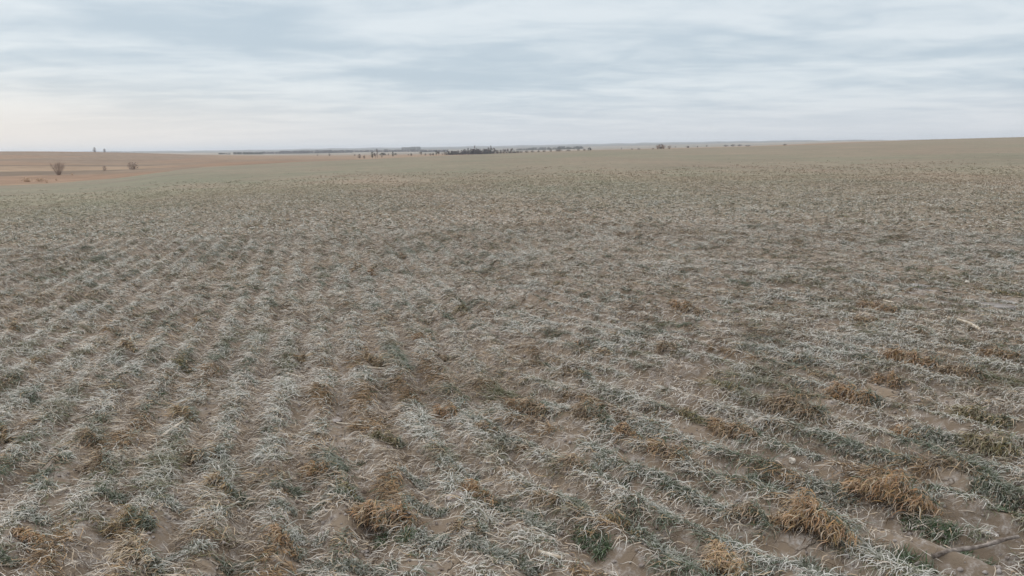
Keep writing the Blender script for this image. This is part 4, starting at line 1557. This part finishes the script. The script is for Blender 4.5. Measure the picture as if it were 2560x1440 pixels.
HAZE_Z = (float(HG.min()) - 12.0, float(HG.max()) + 30.0)
haze_box()


# ------------------------------------------------------------------ sky and light
SUN_AZ, SUN_EL = math.radians(-62), math.radians(24)
w = bpy.data.worlds.new('World')
SC.world = w
w.use_nodes = True
nt = w.node_tree
nt.nodes.clear()
Lk = nt.links.new
wout = N(nt, 'ShaderNodeOutputWorld')
bg = N(nt, 'ShaderNodeBackground')
bg.inputs[1].default_value = 0.1
Lk(bg.outputs[0], wout.inputs[0])
sky = N(nt, 'ShaderNodeTexSky', sky_type='NISHITA')
sky.sun_disc = False
sky.sun_elevation = SUN_EL
sky.sun_rotation = SUN_AZ
sky.dust_density = 2.0
tc = N(nt, 'ShaderNodeTexCoord')
sep = N(nt, 'ShaderNodeSeparateXYZ')
Lk(tc.outputs['Generated'], sep.inputs[0])


def mth(op, a, b=None, c=None):
    n = N(nt, 'ShaderNodeMath', operation=op)
    for i, q in enumerate((a, b, c)):
        if q is None:
            continue
        if isinstance(q, (int, float)):
            n.inputs[i].default_value = q
        else:
            Lk(q, n.inputs[i])
    return n.outputs[0]


def mrange(s, a, b, lo=0.0, hi=1.0, smooth=True):
    n = N(nt, 'ShaderNodeMapRange')
    if smooth:
        n.interpolation_type = 'SMOOTHSTEP'
    for i, q in ((1, a), (2, b), (3, lo), (4, hi)):
        n.inputs[i].default_value = q
    Lk(s, n.inputs[0])
    return n.outputs[0]


def cmix(fac, c1, c2):
    x = N(nt, 'ShaderNodeMix', data_type='RGBA')
    if isinstance(fac, float):
        x.inputs[0].default_value = fac
    else:
        Lk(fac, x.inputs[0])
    for i, c in ((6, c1), (7, c2)):
        if isinstance(c, tuple):
            x.inputs[i].default_value = (*c, 1)
        else:
            Lk(c, x.inputs[i])
    return x.outputs[2]


zz = mth('MAXIMUM', sep.outputs[2], 0.0)
den = mth('ADD', zz, 0.085)
cx = mth('DIVIDE', sep.outputs[0], den)
cy = mth('DIVIDE', sep.outputs[1], den)


def cloud(sx, sy, ox, oy, detail, rough, dist, rot=0.0):
    cmb = N(nt, 'ShaderNodeCombineXYZ')
    c, s = math.cos(rot), math.sin(rot)
    a = mth('MULTIPLY_ADD', cx, c * sx, mth('MULTIPLY_ADD', cy, s * sx, ox))
    b = mth('MULTIPLY_ADD', cx, -s * sy, mth('MULTIPLY_ADD', cy, c * sy, oy))
    Lk(a, cmb.inputs[0])
    Lk(b, cmb.inputs[1])
    n = N(nt, 'ShaderNodeTexNoise')
    n.inputs['Scale'].default_value = 1.0
    n.inputs['Detail'].default_value = detail
    n.inputs['Roughness'].default_value = rough
    n.inputs['Distortion'].default_value = dist
    Lk(cmb.outputs[0], n.inputs['Vector'])
    return n.outputs[0]


c1 = cloud(0.72, 1.2, 3.1, 7.7, 5, 0.5, 0.5, 0.12)
c2 = cloud(0.36, 0.6, 11.0, 2.0, 3, 0.45, 0.3, -0.1)
c3 = cloud(2.6, 3.2, 4.0, 1.0, 4, 0.5, 0.6, 0.2)
cl = mth('ADD', mth('MULTIPLY', c1, 0.48), mth('ADD', mth('MULTIPLY', c2, 0.32), mth('MULTIPLY', c3, 0.20)))
t = mrange(cl, 0.385, 0.62)
dark = (5.25, 6.3, 7.2)
lite = (7.75, 8.45, 8.95)
colr = cmix(t, dark, lite)
# pale band low over the horizon, warm towards the hidden sun at left
low = mrange(zz, 0.0, 0.075, 1.0, 0.0)
colr = cmix(mth('MULTIPLY', low, 0.70), colr, (7.5, 7.75, 8.15))
nrm = N(nt, 'ShaderNodeVectorMath', operation='DOT_PRODUCT')
Lk(tc.outputs['Generated'], nrm.inputs[0])
nrm.inputs[1].default_value = (math.sin(SUN_AZ), math.cos(SUN_AZ), 0.0)
warm = mth('MULTIPLY', mrange(nrm.outputs[1] if False else nrm.outputs['Value'], 0.45, 1.0), mrange(zz, 0.0, 0.11, 1.0, 0.0))
colr = cmix(mth('MULTIPLY', warm, 0.80), colr, (9.6, 8.75, 7.9))
colr = cmix(mrange(zz, 0.2, 0.6), colr, (8.4, 8.3, 8.1))
zen = mrange(zz, 0.18, 0.8, 1.0, 1.95)
vs = N(nt, 'ShaderNodeVectorMath', operation='SCALE')
Lk(colr, vs.inputs[0])
Lk(zen, vs.inputs[3])
fin = cmix(0.08, vs.outputs[0], sky.outputs[0])
Lk(fin, bg.inputs[0])

sun = bpy.data.lights.new('sun', 'SUN')
sun.energy = 0.9
sun.angle = math.radians(25)
sun.color = (1.0, 0.95, 0.88)
so = bpy.data.objects.new('sun', sun)
COL.objects.link(so)
dirv = Vector((math.sin(SUN_AZ) * math.cos(SUN_EL), math.cos(SUN_AZ) * math.cos(SUN_EL), math.sin(SUN_EL)))
so.rotation_euler = dirv.to_track_quat('Z', 'Y').to_euler()

vs_ = SC.view_settings
vs_.view_transform = 'Standard'
vs_.look = 'None'
vs_.exposure = 0.0
vs_.gamma = 1.0
SC.render.engine = 'CYCLES'
SC.cycles.max_bounces = 6
SC.cycles.volume_bounces = 1
SC.cycles.use_denoising = True
SC.cycles.denoising_prefilter = 'ACCURATE'
SC.cycles.denoising_input_passes = 'RGB_ALBEDO_NORMAL'
